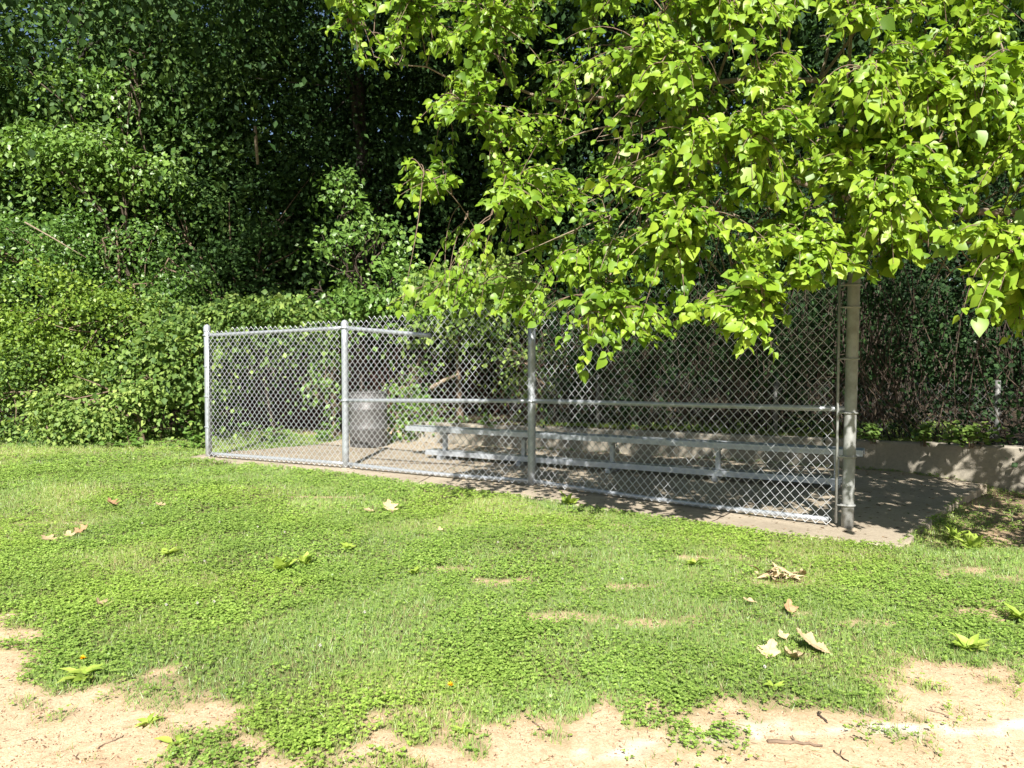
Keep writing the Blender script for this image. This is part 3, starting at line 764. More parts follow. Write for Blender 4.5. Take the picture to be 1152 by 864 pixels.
def pole(name, label, cat, pts, rad, mat):
    a = np.array(pts[0]); tb = Tubes(); tb.add(np.array(pts) - a, rad, 7); o = tb.build(name, M[mat]); o.location = a; return tag(o, label, cat)
pole('dead_branch', 'pale bare branch slanting through the sunlit bushes at the left', 'branch', [dp(28, 250, 13.5), dp(60, 268, 13.45), dp(97, 290, 13.5)], [.014, .012, .007], 'bark_pale')
pole('dead_snag', 'short pale broken snag high in the dark wood', 'dead stem', [dp(290, 185, 15.5), dp(288, 160, 15.5), dp(287, 140, 15.5)], [.03, .035, .03], 'bark_pale')
# ------------------------------------------------------------------ weeds on the wall top and along the hedge
def rosette(name, label, cat, loc, n, ln, wd, mat, seed, up=.5, group=None, tint=.6):
    g = rng(seed); a = np.arange(n) * 2.4 + g.uniform(0, 6, 1); el = g.uniform(up * .5, up * 1.4, n)
    Dr = np.stack([np.cos(a) * np.cos(el), np.sin(a) * np.cos(el), np.sin(el)], 1)
    P = np.column_stack([g.normal(0, ln * .12, (n, 2)), np.full(n, -.004)])
    Nn = np.tile((0, 0, 1.0), (n, 1)) + g.normal(0, .25, (n, 3))
    L_ = ln * g.uniform(.6, 1.15, n)
    me = leaf_mesh(name, [leaves(T_NEAR, P, Dr, Nn, L_, wd * g.uniform(.8, 1.2, n), np.clip(tint + g.normal(0, .2, n), 0, 1))])
    o = link(name, me, mat); o.location = loc
    return tag(o, label, cat, group)
def on(u, v):
    p = gp(u, v); return np.array((p[0], p[1], gz(p[0], p[1])))
def leafy(label, u, v, y, zb, n, spread, ls, mat, seed, tint=.5):
    g = rng(seed); c = dp(u, v, y); root = thing('weed', label, 'weed', (c[0], c[1], zb))
    tb = Tubes(); Ps, Ds = [], []
    for k in range(n):
        e = np.array((g.normal(0, spread), g.normal(0, spread * .5), abs(g.normal(.12, .08)) + .05)); 
        b0 = np.array((e[0] * .3, e[1] * .3, -.02))
        pts = bezier(b0, b0 + (0, 0, e[2]), e, 6); tb.add(pts, np.linspace(.004, .002, 6), 4)
        for q in pts[2:]:
            for _ in range(3): Ps.append(q + g.normal(0, .015, 3)); Ds.append((g.normal(0, 1), g.normal(-.3, .8), g.uniform(-.3, .4)))
    Ps = np.array(Ps); Ds = np.array(Ds)
    link('foliage', leaf_mesh('foliage', [leaves(T_NEAR, Ps, Ds, np.tile((0, -.4, 1.), (len(Ps), 1)) + g.normal(0, .3, (len(Ps), 3)), ls * g.uniform(.6, 1.2, len(Ps)), ls * .8, np.clip(tint + g.normal(0, .15, len(Ps)), 0, 1))]), mat, root)
    tb.build('stem', M['stem'], root)
leafy('leafy green weed in front of the overgrown rear fence at the right', 1092, 492, 8.9, .40, 14, .16, .09, M['shrub'], 51, .45)
leafy('small weed on the wall top nearest the thick fence post', 985, 494, 9.6, .37, 8, .12, .07, M['shrub'], 52, .35)
leafy('weed sprouting from the middle of the wall top right of the fence', 1040, 494, 9.25, .38, 8, .10, .07, M['shrub'], 53, .35)
leafy('leafy weed at the foot of the white end post of the fence', 222, 492, 11.9, .0, 12, .16, .08, M['vine'], 54, .6)
leafy('leafy weeds growing along the foot of the sunlit hedge', 150, 482, 12.2, .0, 16, .35, .08, M['vine'], 55, .6)
leafy('weedy tuft behind the left fence panel', 300, 470, 12.9, .0, 14, .35, .08, M['vine'], 56, .5)
leafy('weed growing by the concrete left of the steel drum', 362, 475, 13.0, .0, 10, .16, .08, M['vine'], 57, .5)
leafy('small green sprout on the wall behind the bench', 545, 476, 11.8, .36, 5, .06, .07, M['vine'], 58, .5)

# ------------------------------------------------------------------ the mulberry whose branches hang over the dugout
g = rng(101)
outline = [(372, -6), (400, 40), (398, 66), (440, 62), (470, 40), (520, 70), (468, 118), (500, 150), (446, 180), (474, 214), (540, 205), (590, 235), (560, 262), (600, 280), (560, 300), (520, 300), (470, 322), (444, 338),
           (520, 344), (575, 352), (610, 350), (640, 375), (662, 398), (705, 392), (735, 365), (775, 345), (812, 338), (846, 382), (872, 345), (880, 318), (940, 302), (1000, 285), (1035, 275), (1060, 258), (1090, 250),
           (1098, 300), (1092, 330), (1130, 362), (1160, 350), (1240, 345), (1320, 250), (1330, -330), (960, -420), (560, -330), (380, -160)]
OUT = np.array(outline, float)
holes = [(745, 150, 46, 26, .75), (790, 215, 40, 22, .75), (720, 250, 40, 34, .6), (690, 225, 30, 20, .5), (960, 130, 50, 30, .4), (930, 190, 34, 22, .45), (1040, 215, 36, 22, .6), (1130, 215, 46, 30, .7), (610, 165, 26, 18, .5), (560, 120, 24, 16, .5), (620, 245, 30, 14, .5), (1010, 160, 30, 20, .5), (850, 150, 30, 20, .4), (830, 110, 30, 16, .5),(580,240,30,14,.6),(960,60,40,20,.4),(640,100,30,14,.5),(740,300,40,14,.5),(900,260,40,14,.4)]
tips = []
while len(tips) < 2900:
    u, v = g.uniform(370, 1330), g.uniform(-420, 400)
    if v < -60 and g.random() < .35: continue
    if not inside(OUT, np.array([u]), np.array([v]))[0]: continue
    if any(((u - a) / c) ** 2 + ((v - b) / d) ** 2 < 1 and g.random() < pr_ for a, b, c, d, pr_ in holes): continue
    if vnoise(u / 58. + 3, v / 30. + 7 + u / 160.) < .36 and g.random() < .88: continue      # dark gaps between the sprays
    front = .35 + .65 * (1 - np.clip((v + 100) / 480, 0, 1))       # the canopy is deeper higher up
    y = 4.75 + abs(g.normal(0, 1)) * 1.3 * front + .95 * np.clip((800 - u) / 200, 0, 1)
    if u > 1060 and v > 230: y = g.uniform(4.3, 5.2)
    if u > 800 and u < 890 and v > 300: y = g.uniform(4.9, 5.3)
    tips.append(dp(u, v, y))
edge_tips = [(380, 18, 6.3), (400, 60, 6.2), (392, 30, 6.3), (410, 48, 6.2), (472, 125, 6.1), (480, 110, 6.0), (455, 178, 6.0), (470, 205, 6.0), (462, 190, 6.1), (500, 195, 6.0), (520, 190, 5.9), (450, 330, 6.2), (475, 325, 6.2), (500, 322, 6.1), (530, 330, 6.1), (560, 335, 6.0),
             (590, 340, 5.8), (640, 365, 5.6), (665, 395, 5.5), (690, 385, 5.5), (700, 370, 5.5), (650, 340, 5.6), (680, 350, 5.5), (720, 350, 5.4), (830, 350, 5.0), (845, 372, 5.0), (822, 340, 5.1), (850, 350, 5.0), (1110, 330, 4.7), (1130, 350, 4.6), (1120, 300, 4.7), (1140, 320, 4.7), (1100, 275, 4.8), (1150, 290, 4.7), (1145, 345, 4.6),
             (600, 205, 5.2), (595, 200, 5.2), (690, 190, 5.0), (1010, 270, 5.2), (940, 290, 5.3), (970, 280, 5.3)]
tips += [dp(*e) for e in edge_tips]
for _ in range(420):                       # unseen low boughs added right of the frame to shade the wall and ground
    u = g.uniform(1172, 1480); tips.append(dp(u, g.uniform(60, 430 - .25 * abs(u - 1330)), g.uniform(4.1, 6.8)))
for _ in range(120): tips.append(dp(g.uniform(960, 1110), g.uniform(60, 255), g.uniform(4.7, 5.4)))
tips = np.array(tips)
base = np.array((7.9, 8.0, gz(7.9, 8.0) - .05))
limbs = []; DEEP, THIN = .85, .5
def limb(pts, r0, r1):
    P = np.array(pts, float); t0 = np.linspace(0, 1, len(P)); tt = np.linspace(0, 1, 26)
    Q = np.stack([np.interp(tt, t0, P[:, i]) for i in range(3)], 1)
    for _ in range(3): Q[1:-1] = (Q[:-2] + 2 * Q[1:-1] + Q[2:]) / 4
    Q[1:-1] += g.normal(0, .018, (24, 3)); limbs.append((Q + np.linspace(0, 1, 26)[:, None] * np.array((0, DEEP, 0)), np.linspace(r0, r1 * .8, 26) * THIN))
limb([base, base + (-.1, 0, 1.2), base + (-.25, -.1, 2.4), base + (-.4, .1, 4.4), base + (-.2, .2, 6.8)], .30, .10)
T0 = base + (-.2, -.05, 2.1)
limb([T0, (6.6, 7.6, 2.9), dp(1028, 232, 7.0), dp(900, 190, 6.6), dp(780, 150, 6.3), dp(700, 185, 6.1), dp(600, 190, 6.0)], .095, .012)
limb([T0 + (0, 0, .4), (6.2, 7.4, 3.7), dp(1000, 90, 6.7), dp(840, 60, 6.5), dp(690, 95, 6.4), dp(540, 60, 6.4), dp(400, 18, 6.4)], .085, .01)
limb([T0 + (0, 0, -.3), (6.4, 7.3, 2.6), dp(1060, 265, 6.3), dp(900, 262, 6.0), dp(770, 215, 5.8), dp(690, 300, 5.7), dp(665, 372, 5.6)], .07, .008)
limb([T0 + (-.1, 0, 1.2), (5.8, 7.6, 5.0), dp(900, -60, 6.8), dp(700, -80, 6.7), dp(500, -60, 6.6)], .08, .012)
limb([T0 + (-.1, 0, 2.0), (5.5, 7.4, 6.2), dp(900, -240, 7.0), dp(620, -240, 6.9)], .07, .012)
limb([T0 + (0, -.1, .1), (6.2, 6.0, 2.9), dp(1180, 170, 5.2), dp(1090, 130, 5.1), dp(960, 110, 5.1), dp(860, 130, 5.2)], .06, .008)
limb([T0 + (0, -.1, 0), (5.6, 5.6, 2.6), dp(1190, 230, 4.8), dp(1150, 300, 4.7)], .04, .006)
limb([dp(780, 150, 6.3), dp(640, 260, 6.2), dp(560, 300, 6.2), dp(455, 332, 6.2)], .022, .005)
limb([dp(900, 190, 6.6), dp(860, 250, 5.8), dp(850, 300, 5.3), dp(840, 360, 5.05)], .02, .004)
allp = np.concatenate([q for q, _ in limbs]); allr = np.concatenate([r for _, r in limbs])
far = np.linalg.norm(allp - base, axis=1)
wood = Tubes()
for q, r in limbs: wood.add(q - base, r, 9)
# branches: each hub joins its nearest limb, each tip its nearest hub or limb
hub_ids = g.choice(len(tips), 190, replace=False)
bp, br_ = [allp], [allr]
for h in tips[hub_ids]:
    d = np.linalg.norm(allp - h, axis=1) + np.where(allp[:, 0] < h[0] - .1, .5, 0); k = int(d.argmin()); a = allp[k]
    mid_ = (a + h) / 2 + np.array((g.normal(.05, .12), g.normal(0, .12), .18 + .08 * g.random()))
    pts = bezier(a, mid_, h, 10); r0 = min(allr[k] * .6, .016)
    wood.add(pts - base, np.linspace(r0, .004, 10), 5, cap=False)
    bp.append(pts[3:]); br_.append(np.linspace(r0, .004, 10)[3:])
bp = np.concatenate(bp); br_ = np.concatenate(br_)
Lp, Ld, Ln_, Lw, Lt, LN = [], [], [], [], [], []
tw = Tubes()
for e in tips:
    d = np.linalg.norm(bp - e, axis=1); d = np.where(d < .18, 9, d); k = int(d.argmin()); a = bp[k]
    dirv = e - a; ln = np.linalg.norm(dirv)
    if ln > .75: a = e - dirv / ln * .75 * g.uniform(.8, 1.1); 
    m_ = (a + e) / 2 + np.array((0, 0, .10 + .08 * g.random())) + g.normal(0, .05, 3)
    e2 = e + np.array((g.normal(-.02, .06), g.normal(-.04, .06), -.07 - .06 * g.random()))
    pts = bezier(a, m_, e2, 9); tw.add(pts - base, np.linspace(.0045, .0016, 9), 4, cap=False)
    if ln > .75: tw.add(bezier(bp[k], (bp[k] + a) / 2 + (0, 0, .08), a, 6) - base, np.linspace(.006, .0045, 6), 4, cap=False)
    n = g.integers(16, 29); tt = np.concatenate([g.uniform(.15, 1, n - 2), [1, .97]])
    q = np.stack([np.interp(tt, np.linspace(0, 1, 9), pts[:, i]) for i in range(3)], 1)
    tdir = unit(pts[-1] - pts[0])
    side = unit(np.cross(tdir, (0, 0, 1)))
    s = np.where(np.arange(n) % 2 == 0, 1, -1)[:, None] * side * g.uniform(.3, 1.1, (n, 1))
    D_ = tdir * .55 + s + np.array((0, -.12, -.75)) * g.uniform(.2, 1.5, (n, 1)) + g.normal(0, .28, (n, 3))
    D_ = unit(D_)
    pet = q + D_ * .03 + g.normal(0, .012, (n, 3))
    N_ = np.array((0.0, -.75, .75)) + g.normal(0, .42, (n, 3))
    L_ = np.clip(g.lognormal(math.log(.056), .34, n), .028, .125) * (1.0 if e[1] < 5.6 else .95)
    Lp.append(pet); Ld.append(D_); LN.append(N_); Ln_.append(L_); Lw.append(L_ * g.uniform(.66, .95, n))
    Lt.append(np.clip(.44 + g.normal(0, .14) + g.normal(0, .22, n) + .25 * (e[1] < 5.3), 0, 1))
mul = thing('mulberry_tree', 'mulberry tree with bright yellow green leaves hanging over the right half of the dugout', 'tree', base)
Lp, Ld, LN, Ln_, Lw, Lt = [np.concatenate(q) for q in (Lp, Ld, LN, Ln_, Lw, Lt)]
LV = []; kind = g.integers(0, 4, len(Lp))
for k in range(4):                                   # four leaf shapes: folded, cupped, curled at the tip, twisted
    tv = T_NEAR[0].copy(); tv[:, 2] *= (1.0, -.5, 2.2, .6)[k]; tv[:, 0] *= (1, 1.08, .9, 1)[k]
    if k == 2: tv[7, 2] -= .16; tv[7, 1] -= .06
    if k == 3: tv[:, 2] += .35 * tv[:, 0] * tv[:, 1]; tv[tv[:, 0] > .3, 0] *= .86
    i = kind == k; LV.append(leaves((tv, T_NEAR[1]), Lp[i] - base, Ld[i], LN[i], Ln_[i], Lw[i], Lt[i]))
link('crown', leaf_mesh('crown', LV, smooth=True), M['mulberry'], mul)
# bare dead twigs tangled in the middle of the crown
for _ in range(70):
    a = dp(g.uniform(690, 830), g.uniform(120, 260), g.uniform(5.6, 6.3)); e = a + np.array((g.normal(-.2, .25), g.normal(-.1, .15), g.normal(-.28, .2)))
    wood.add(bezier(a, (a + e) / 2 + g.normal(0, .09, 3), e, 8) - base, np.linspace(.007, .002, 8), 4, cap=False)
for _ in range(40):
    a = dp(g.uniform(900, 1180), g.uniform(150, 290), g.uniform(5.4, 6.3)); e = a + np.array((g.normal(-.2, .3), g.normal(-.1, .15), g.normal(-.2, .2)))
    wood.add(bezier(a, (a + e) / 2 + g.normal(0, .09, 3), e, 8) - base, np.linspace(.007, .002, 8), 4, cap=False)
wood.build('trunk', M['bark_pale'], mul)
tw.build('twigs', M['stem'], mul)

# ------------------------------------------------------------------ turf
t = NT('turf'); cc = t.attr('col', 'Color')
p = t.principled(cc, .42, 0, .45); tr = t.n('ShaderNodeBsdfTranslucent'); t.l(t.mix(1.0, cc, (1.3, 1.4, .6), 'MULTIPLY'), tr.inputs[0])
mx = t.n('ShaderNodeMixShader'); mx.inputs[0].default_value = .3; t.l(p, mx.inputs[1]); t.l(tr.outputs[0], mx.inputs[2])
M['turf'] = t.done(mx.outputs[0])
g = rng(202)
def scatter(y0, y1, dens, margin=1.9):
    w = lambda y: (576 / F) * y * 1.02 + margin
    n = int(dens * (y1 - y0) * 2 * w((y0 + y1) / 2)); y = g.uniform(y0, y1, n * 2); x = g.uniform(-1, 1, n * 2) * w(y1)
    k = np.abs(x) < w(y); return x[k][:n], y[k][:n]
gparts = []
for y0, y1, dg, dcl, sc in ((2.35, 3.6, 22000, 11500, .84), (3.6, 5.0, 17500, 8600, .90), (5.0, 7.0, 11500, 5200, 1.05), (7.0, 9.6, 6400, 2300, 1.35), (9.6, 12.5, 2800, 800, 1.9), (12.5, 15.2, 1700, 420, 2.4)):
    for kind, dens in ((0, dg), (1, dcl)):
        x, y = scatter(y0, y1, dens)
        m = lawn_mask(x, y)
        dS = dist_poly(SLAB, x, y); inS = inside(SLAB, x, y)
        cl = fbm(x, y + 90, 4, 1.1) + .35 * (fbm(x, y + 13, 2, 5) - .5)          # clover patches
        if kind == 0: pr = np.clip(.55 + 2.2 * (.54 - cl), .16, 1.0)
        else: pr = np.clip(.62 + 3.2 * (cl - .47), .16, 1.0)
        thin = fbm(x + 9, y, 3, 2.6)
        pr = pr * np.clip(.35 + 2.2 * (thin - .28), .35, 1)
        keep = (g.random(len(x)) < pr * m ** 1.5) & ~(inS & (dS > .05 * fbm(x, y, 2, 6)))
        x, y, cl = x[keep], y[keep], cl[keep]; n = len(x); z = ground_z(x, y)
        z = np.where(inside(SLAB, x, y), .0, z)
        yel = fbm(x + 3, y + 77, 3, .8)
        if kind == 0:
            a = g.uniform(0, 2 * math.pi, n); tl = g.uniform(.05, .85, n)
            Dr = np.stack([np.cos(a) * np.sin(tl), np.sin(a) * np.sin(tl), np.cos(tl)], 1)
            Ln = g.uniform(.020, .055, n) * (.75 + .25 * sc) * (.6 + .8 * fbm(x + 2, y, 3, 3)); Wd = g.uniform(.0035, .006, n) * sc
            Nn = np.stack([g.normal(0, .5, n), -1 + g.normal(0, .5, n), np.full(n, .5)], 1)
            r = g.random(n)[:, None]
            c = (1 - r) * np.array((.142, .23, .058)) + r * np.array((.27, .36, .105))
            c = c + sstep(.45, .7, yel)[:, None] * np.array((.045, .03, .003))
            dry = (g.random(n) < .10 + .12 * sstep(.5, .7, yel))[:, None]
            c = np.where(dry, np.array((.36, .29, .15)) * g.uniform(.6, 1.1, (n, 1)), c)
            c = c * (.82 + .44 * fbm(x + 21, y + 4, 3, 1.4))[:, None]
            gparts.append(leaves(T_BLADE, np.column_stack([x, y, z - .004]), Dr, Nn, Ln, Wd, c))
        else:
            hh = (g.uniform(.006, .040, n) + .016 * (fbm(x, y + 5, 3, 4) - .4)) * (.8 + .2 * sc)
            for j in range(3):
                a = g.uniform(0, 2 * math.pi, n) if j == 0 else a + 2.1
                Dr = np.stack([np.cos(a), np.sin(a), g.normal(.12, .25, n)], 1)
                Nn = np.stack([g.normal(0, .28, n), g.normal(-.22, .28, n), np.ones(n)], 1)
                Ln = g.uniform(.008, .0165, n) * sc
                r = g.random(n)[:, None]
                c = (1 - r) * np.array((.125, .215, .036)) + r * np.array((.275, .385, .08))
                c = c + sstep(.5, .75, yel)[:, None] * np.array((.035, .04, .0))
                c = c * (.80 + .50 * fbm(x + 61, y + 14, 4, 2.2))[:, None]
                gparts.append(leaves(T_OVAL, np.column_stack([x, y, z + hh]), Dr, Nn, Ln, Ln * 1.0, c))
tag(link('grass', leaf_mesh('grass', gparts, 'col'), M['turf']), 'mown lawn of grass and clover in front of the dugout', 'grass', kind='stuff')
# ------------------------------------------------------------------ crumbs of soil, litter
t = NT('crumb'); M['crumb'] = t.done(t.principled(t.attr('col', 'Color'), .95, 0, .1))
g = rng(303)
TET = (np.array([(-.5, 0, 0), (.5, .1, 0), (.1, .9, 0), (0, .35, .55)], float), [np.array([(0, 1, 3), (1, 2, 3), (2, 0, 3)])])
def bits(name, x, y, z, size, cols, tpl, seed, flat=False, asp=1.0):
    g = rng(seed); n = len(x); a = g.uniform(0, 6.28, n)
    Dr = np.stack([np.cos(a), np.sin(a), g.normal(0, .15 if flat else .05, n)], 1); Nn = np.tile((0, 0, 1.), (n, 1)) + g.normal(0, .25, (n, 3))
    c = np.array(cols)[g.integers(0, len(cols), n)] * g.uniform(.7, 1.2, (n, 1))
    return leaves(tpl, np.column_stack([x, y, z]), Dr, Nn, size, size * asp, c)
x = g.uniform(-4.2, 4.6, 190000); y = g.uniform(2.2, 6.4, 190000); k = (g.random(190000) > lawn_mask(x, y) + .05) & ~inside(SLAB, x, y) & (fbm(x, y, 3, 5) > .36)
x, y = x[k], y[k]
pt = bits('soil_crumb', x, y, ground_z(x, y) - .001, g.uniform(.002, .007, len(x)) * g.choice([1, 1, 1, 1.8], len(x)), [(.24, .145, .085), (.38, .25, .15), (.16, .10, .065), (.50, .37, .25)], TET, 1)
x = g.uniform(-4, 4.6, 11000); y = g.uniform(2.2, 6.2, 11000); k = (g.random(11000) > lawn_mask(x, y)) & ~inside(SLAB, x, y); x, y = x[k], y[k]
pt2 = bits('straw', x, y, ground_z(x, y) + .002, g.uniform(.012, .05, len(x)), [(.34, .23, .13), (.50, .38, .22), (.20, .13, .09), (.16, .20, .06)], T_BLADE, 2, False, .09)
tag(link('soil_crumb', leaf_mesh('soil_crumb', [pt, pt2], 'col'), M['crumb']), 'loose crumbs of soil and bits of straw on the bare infield dirt', 'soil', kind='stuff')
xs, ys = [], []
x = g.uniform(-4.4, 6.6, 26000); y = g.uniform(5.6, 14, 26000); ins = inside(SLAB, x, y); dw = dist_poly(np.array([p[:2] for p in wall_pts]), x, y, False)
w = np.where(ins, .16 + .75 * np.exp(-dw / .5) + .3 * (fbm(x, y, 3, 2) > .54), 0)
w = np.where(~ins & (x > 3.0 + (y - 5.8) * .7) & (y > 6.0) & (dw > .05), .5 * (fbm(x, y, 3, 2) > .45), w)
wlx = np.array([p[:2] for p in wall_pts[::-1]]); behind = y > np.interp(x, wlx[:, 0], wlx[:, 1]) - .06
k = (g.random(len(x)) < w) & ~behind; x, y, ins = x[k], y[k], ins[k]
z = np.where(ins, .0235, ground_z(x, y) + .002)
pt = bits('leaf_litter', x, y, z, g.uniform(.012, .05, len(x)), [(.20, .13, .07), (.30, .20, .11), (.12, .08, .05), (.36, .28, .16), (.13, .15, .05)], T_FAR, 3, True, .6)
tag(link('leaf_litter', leaf_mesh('leaf_litter', [pt], 'col'), M['crumb']), 'brown leaf litter scattered over the concrete and under the trees', 'litter', kind='stuff')

# ------------------------------------------------------------------ dry leaves on the lawn, one by one
t = NT('dry_leaf'); o = t.obj()
c = t.ramp(t.noise(40, 5, .6, o), [(.3, (.34, .25, .13)), (.7, (.56, .43, .26))])
M['dry_leaf'] = t.done(t.principled(c, .75, 0, .3, t.bump(t.noise(60, 4, .6, o), .3, .004)))
t = NT('brown_leaf'); o = t.obj()
c = t.ramp(t.noise(40, 5, .6, o), [(.3, (.24, .14, .07)), (.7, (.42, .26, .14))])
M['brown_leaf'] = t.done(t.principled(c, .8, 0, .25))
t = NT('tan_leaf'); o = t.obj()
c = t.ramp(t.noise(40, 5, .6, o), [(.3, (.30, .22, .12)), (.7, (.50, .38, .22))])
M['tan_leaf'] = t.done(t.principled(c, .8, 0, .25))
def oak_leaf(u, v, size, rz, label, curl=.25, tilt=(0, 0), lobes=5, mat='dry_leaf', seed=0, lift=.03):
    g = rng(600 + seed); bm = bmesh.new(); n = 56; L_ = size; ring = []
    mids = [bm.verts.new((0, L_ * k / 8 - L_ / 2, curl * L_ * ((k / 8 - .5) ** 2) * 1.2)) for k in range(9)]
    sides = []
    for sg in (-1, 1):
        row = []
        for k in range(1, 33):
            tt = k / 33.0
            env = .5 * math.sin(math.pi * tt ** .8) ** .8
            lob = .45 + .55 * abs(math.sin(math.pi * lobes / 2 * (tt + .04 * sg))) ** 1.6
            w = L_ * env * lob * (1 + .1 * g.normal())
            yy = L_ * (tt - .5) + .12 * w
            row.append(bm.verts.new((sg * w, yy, curl * L_ * ((tt - .5) ** 2) * 1.2 + curl * w * w / L_ * 2.0 * (1 if sg > 0 else .6) + .01 * L_ * g.normal())))
        sides.append(row)
    for sg, row in zip((-1, 1), sides):
        for k in range(8):
            vs = row[k * 4: k * 4 + 5] if k < 7 else row[28:32]
            f = [mids[k]] + vs + [mids[k + 1]]
            for a, b in zip(vs[:-1], vs[1:]): 
                ts = [mids[k], a, b] if sg > 0 else [mids[k], b, a]
                bm.faces.new(ts)
            ts = [mids[k], vs[-1], mids[k + 1]] if sg > 0 else [mids[k], mids[k + 1], vs[-1]]
            bm.faces.new(ts)
    o = bm_obj('fallen_leaf', bm, M[mat], None, True)
    p = on(u, v); o.location = (p[0], p[1], p[2] + lift); o.rotation_euler = (tilt[0], tilt[1], rz)
    tb = Tubes(); tb.add([(0, -L_ / 2 - .18 * L_, .0 + curl * L_ * .3), (0, -L_ / 2, curl * L_ * .3), (0, 0, .002), (0, L_ * .45, curl * L_ * .25)], [.0014, .0016, .0012, .0006], 4); tb.build('leaf_stalk', M[mat], o)
    return tag(o, label, 'leaf', 'dry leaves lying on the lawn')
oak_leaf(912, 734, .185, 1.1, 'largest pale dry oak leaf on the lawn at the lower right', .3, (.55, .1), 5, 'dry_leaf', 1, .05)
oak_leaf(866, 742, .115, -.6, 'star shaped pale dry leaf left of the largest one', .25, (.6, 0), 3, 'dry_leaf', 2, .045)
oak_leaf(893, 748, .11, 1.9, 'curled tan leaf lying between the star shaped and the largest pale leaves', .9, (.3, .3), 5, 'dry_leaf', 3, .035)
oak_leaf(880, 724, .06, .3, 'small pale leaf just above the star shaped one', .4, (.5, 0), 3, 'dry_leaf', 4, .04)
oak_leaf(887, 692, .08, .2, 'small upright reddish brown leaf above the group of pale leaves', .7, (1.0, .2), 3, 'brown_leaf', 5, .05)
oak_leaf(842, 684, .07, 1.3, 'little tan leaf left of the upright brown one', .4, (.3, 0), 3, 'dry_leaf', 6, .04)
oak_leaf(438, 577, .16, .6, 'pale ragged oak leaf on the lawn before the second fence post', .5, (.7, .2), 5, 'dry_leaf', 7, .06)
oak_leaf(415, 579, .11, 1.6, 'flat pale leaf touching the ragged oak leaf', .2, (.3, 0), 5, 'dry_leaf', 8, .045)
oak_leaf(180, 573, .10, 1.5, 'thin tan leaf alone on the lawn near the end post', .5, (.3, 0), 5, 'tan_leaf', 9, .032)
oak_leaf(55, 613, .13, 1.5, 'long pale leaf at the left end of the row of dry leaves', .3, (.3, 0), 5, 'tan_leaf', 10, .032)
oak_leaf(78, 608, .09, .8, 'middle leaf of the row of dry leaves at the left', .6, (.4, 0), 3, 'tan_leaf', 11, .032)
oak_leaf(93, 605, .12, -.8, 'curled brown leaf at the right end of the row at the left', .9, (.6, .3), 5, 'brown_leaf', 12, .045)
oak_leaf(113, 688, .09, 1.4, 'curled grey tan leaf casting a dark shadow on the lower left lawn', .9, (.5, .3), 5, 'tan_leaf', 13, .032)
oak_leaf(125, 574, .12, 1.2, 'shrivelled dark leaf far out on the left lawn', .9, (.5, .2), 5, 'brown_leaf', 14, .05)
oak_leaf(495, 600, .05, .4, 'small tan leaf in the middle of the lawn', .4, (.6, 0), 3, 'tan_leaf', 15, .032)
# shrivelled dead weed clump
root = thing('dead_weed', 'clump of shrivelled tan dead leaves on the right of the lawn', 'dead weed', on(878, 652)); g = rng(31)
n = 46; a = g.uniform(0, 6.28, n); P = np.column_stack([g.normal(0, .09, n), g.normal(0, .06, n), g.uniform(.015, .05, n)])
Dr = np.stack([np.cos(a), np.sin(a), g.normal(.25, .4, n)], 1)
me = leaf_mesh('dead_leaf', [leaves(T_NEAR, P, Dr, np.tile((0, 0, 1.), (n, 1)) + g.normal(0, .5, (n, 3)), g.uniform(.05, .12, n), .03, np.zeros(n))]); link('dead_leaf', me, M['dry_leaf'], root)
tb = Tubes()
for k in range(10):
    aa = g.uniform(0, 6.28); e = np.array((math.cos(aa) * .13, math.sin(aa) * .1, .03)); tb.add(bezier(np.zeros(3), e * .5 + (0, 0, .05), e, 6), np.linspace(.004, .002, 6), 4)
tb.build('stem', M['stem'], root)

# ------------------------------------------------------------------ green weeds and flowers
M['weed'] = leaf_mat('weed_leaf', (.16, .25, .04), (.27, .37, .055), (.38, .46, .09), .28, 1.2, .5, .3)
W_ = [(318, 646, 16, .11, .05, 'light green broad leafed weed on the left half of the lawn', .9), (345, 640, 12, .09, .045, 'light green weed touching the broad leafed one from the right', .9), (392, 622, 9, .08, .035, 'yellowish weed right of the pair of light green weeds', .5),
      (466, 650, 7, .06, .03, 'little yellowish weed in the middle of the lawn', .7), (1092, 736, 18, .10, .042, 'lush light green weed at the lower right edge of the lawn', .6), (97, 766, 12, .085, .036, 'broad leafed rosette on the dirt edge at the lower left', .35), (190, 628, 9, .08, .035, 'yellowing weed on the lawn at the left', .5),
      (612, 562, 10, .13, .05, 'weed at the edge of the concrete under the third fence post', .8), (640, 570, 8, .13, .05, 'weed on the lawn edge right of the third fence post', .8), (1095, 612, 14, .15, .045, 'tufted weed half in the shade at the corner of the concrete', .9), (1075, 600, 10, .12, .04, 'small shaded weed right against the broken concrete edge', .9),
      (780, 640, 9, .08, .035, 'yellowish weed on the lawn before the right fence bay', .6), (200, 838, 8, .06, .022, 'small weed sprig alone on the bare dirt at the lower left', .3), (165, 815, 7, .06, .02, 'thin sprig on the dirt above the small weed', .3), (1148, 700, 12, .1, .04, 'leafy weed at the right edge of the lawn', .6),
      (520, 828, 8, .06, .02, 'sparse sprig on the dirt at the bottom middle', .4), (870, 780, 7, .05, .018, 'sprig on the right hand dirt', .4), (985, 470, 1, .01, .01, None, .5)]
for k, (u, v, n, ln, wd, lab, up) in enumerate(W_):
    if lab: rosette('weed', lab, 'weed', on(u, v) + (0, 0, .032 if lawn_mask(*gp(u, v)[:2]) > .6 else .012), n, ln * 1.1, wd * 1.2, M['weed'], 700 + k, up)
t = NT('petal'); M['petal'] = t.done(t.principled((.80, .50, .015), .6, 0, .2))
t = NT('white_petal'); M['white_petal'] = t.done(t.principled((.74, .70, .64), .7, 0, .2))
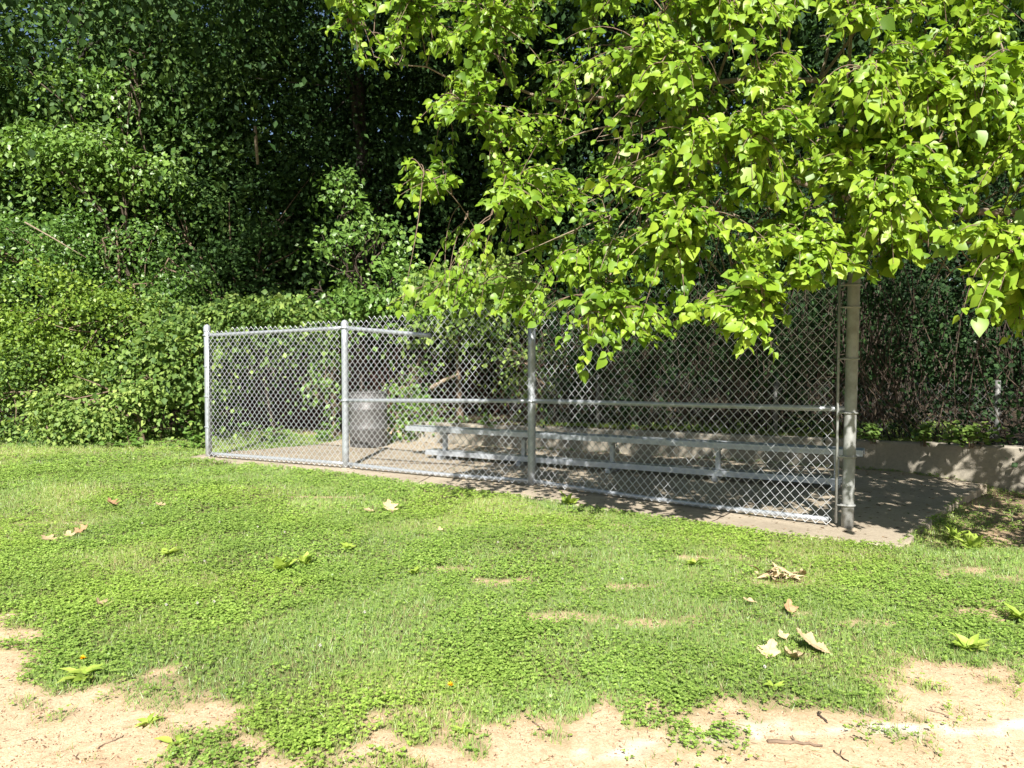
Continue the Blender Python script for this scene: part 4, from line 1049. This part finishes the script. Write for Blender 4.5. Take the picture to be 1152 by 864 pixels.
def dandelion(u, v, label, h=.07):
    p = on(u, v); root = thing('dandelion', label, 'flower', p)
    tb = Tubes(); tb.add([(0, 0, -.01), (.004, -.004, h * .5), (.0, -.01, h)], .002, 5); tb.build('stem', M['weed'] if False else M['green_stem'], root)
    g = rng(int(u)); n = 70; a = g.uniform(0, 6.28, n); el = g.uniform(.1, 1.45, n)
    Dr = np.stack([np.cos(a) * np.cos(el), np.sin(a) * np.cos(el), np.sin(el)], 1)
    P = np.tile((0, -.01, h), (n, 1)); link('petals', leaf_mesh('petals', [leaves(T_FAR, P, Dr, np.tile((0, 0, 1.), (n, 1)) + g.normal(0, .2, (n, 3)), g.uniform(.012, .019, n), .006, np.zeros(n))]), M['petal'], root)
t = NT('green_stem'); M['green_stem'] = t.done(t.principled((.14, .20, .05), .6))
dandelion(95, 756, 'yellow dandelion above the rosette on the dirt edge at the lower left', .07)
dandelion(507, 784, 'yellow dandelion in the clover at the bottom middle', .05)
wf = None
for k, (u, v) in enumerate([(187, 690), (360, 738), (222, 688), (241, 686), (247, 595), (320, 606), (160, 596), (290, 600), (230, 640), (700, 660), (860, 762), (560, 616), (410, 700)]):
    p = on(u, v)
    if wf is None:
        g = rng(9); n = 60; a = g.uniform(0, 6.28, n); el = g.uniform(-.5, 1.5, n)
        Dr = np.stack([np.cos(a) * np.cos(el), np.sin(a) * np.cos(el), np.sin(el)], 1)
        wf = thing('clover_flower', 'small white clover flower head dotted in the lawn', 'flower', p, 'white clover flowers in the lawn')
        link('petals', leaf_mesh('petals', [leaves(T_FAR, np.tile((0, 0, .045), (n, 1)), Dr, np.tile((0, 0, 1.), (n, 1)) + g.normal(0, .2, (n, 3)), g.uniform(.007, .011, n), .004, np.zeros(n))]), M['white_petal'], wf)
        tb = Tubes(); tb.add([(0, 0, -.01), (.002, 0, .02), (0, 0, .045)], .0014, 5); tb.build('stem', M['green_stem'], wf)
    else:
        c = copy_tree(wf); c.location = p

# ------------------------------------------------------------------ twigs on the dirt
def twig(u0, v0, u1, v1, r, label, mat='stem', seed=0):
    g = rng(800 + seed); a, b = on(u0, v0), on(u1, v1); n = 9; tt = np.linspace(0, 1, n)[:, None]
    P = a + (b - a) * tt + np.column_stack([g.normal(0, .004, (n, 2)), np.full(n, r * .8)])
    P[:, 2] = ground_z(P[:, 0], P[:, 1]) + r * .85
    tb = Tubes(); tb.add(P - a, np.linspace(r, r * .6, n) * g.uniform(.85, 1.15, n), 8)
    k = 4; e = P[k] + np.array((g.normal(0, .02), .03, .01)); tb.add(np.array([P[k], (P[k] + e) / 2, e]) - a, [r * .5, r * .4, r * .25], 5)
    o = tb.build('twig', M[mat]); o.location = a; tag(o, label, 'twig')
twig(864, 837, 927, 841, .008, 'thickest reddish brown stick lying on the dirt at the lower right', 'stem', 1)
twig(804, 827, 838, 834, .006, 'grey stick left of the thickest one on the chalky dirt', 'bark_pale', 2)
twig(953, 795, 984, 808, .005, 'pale stick at the edge of the clover on the right', 'bark_pale', 3)
twig(918, 804, 932, 815, .005, 'short dark stick between the clover and the chalk', 'stem_dark', 4)
twig(1041, 798, 1068, 806, .003, 'thin twig on the dirt below the lush weed', 'stem', 5)
twig(936, 845, 956, 858, .003, 'thin dark twig at the bottom right of the dirt', 'stem_dark', 6)
twig(110, 842, 140, 828, .003, 'thin twig on the dirt at the lower left', 'stem', 7)
twig(600, 815, 628, 838, .003, 'thin bent twig on the dirt at the bottom middle', 'stem', 8)
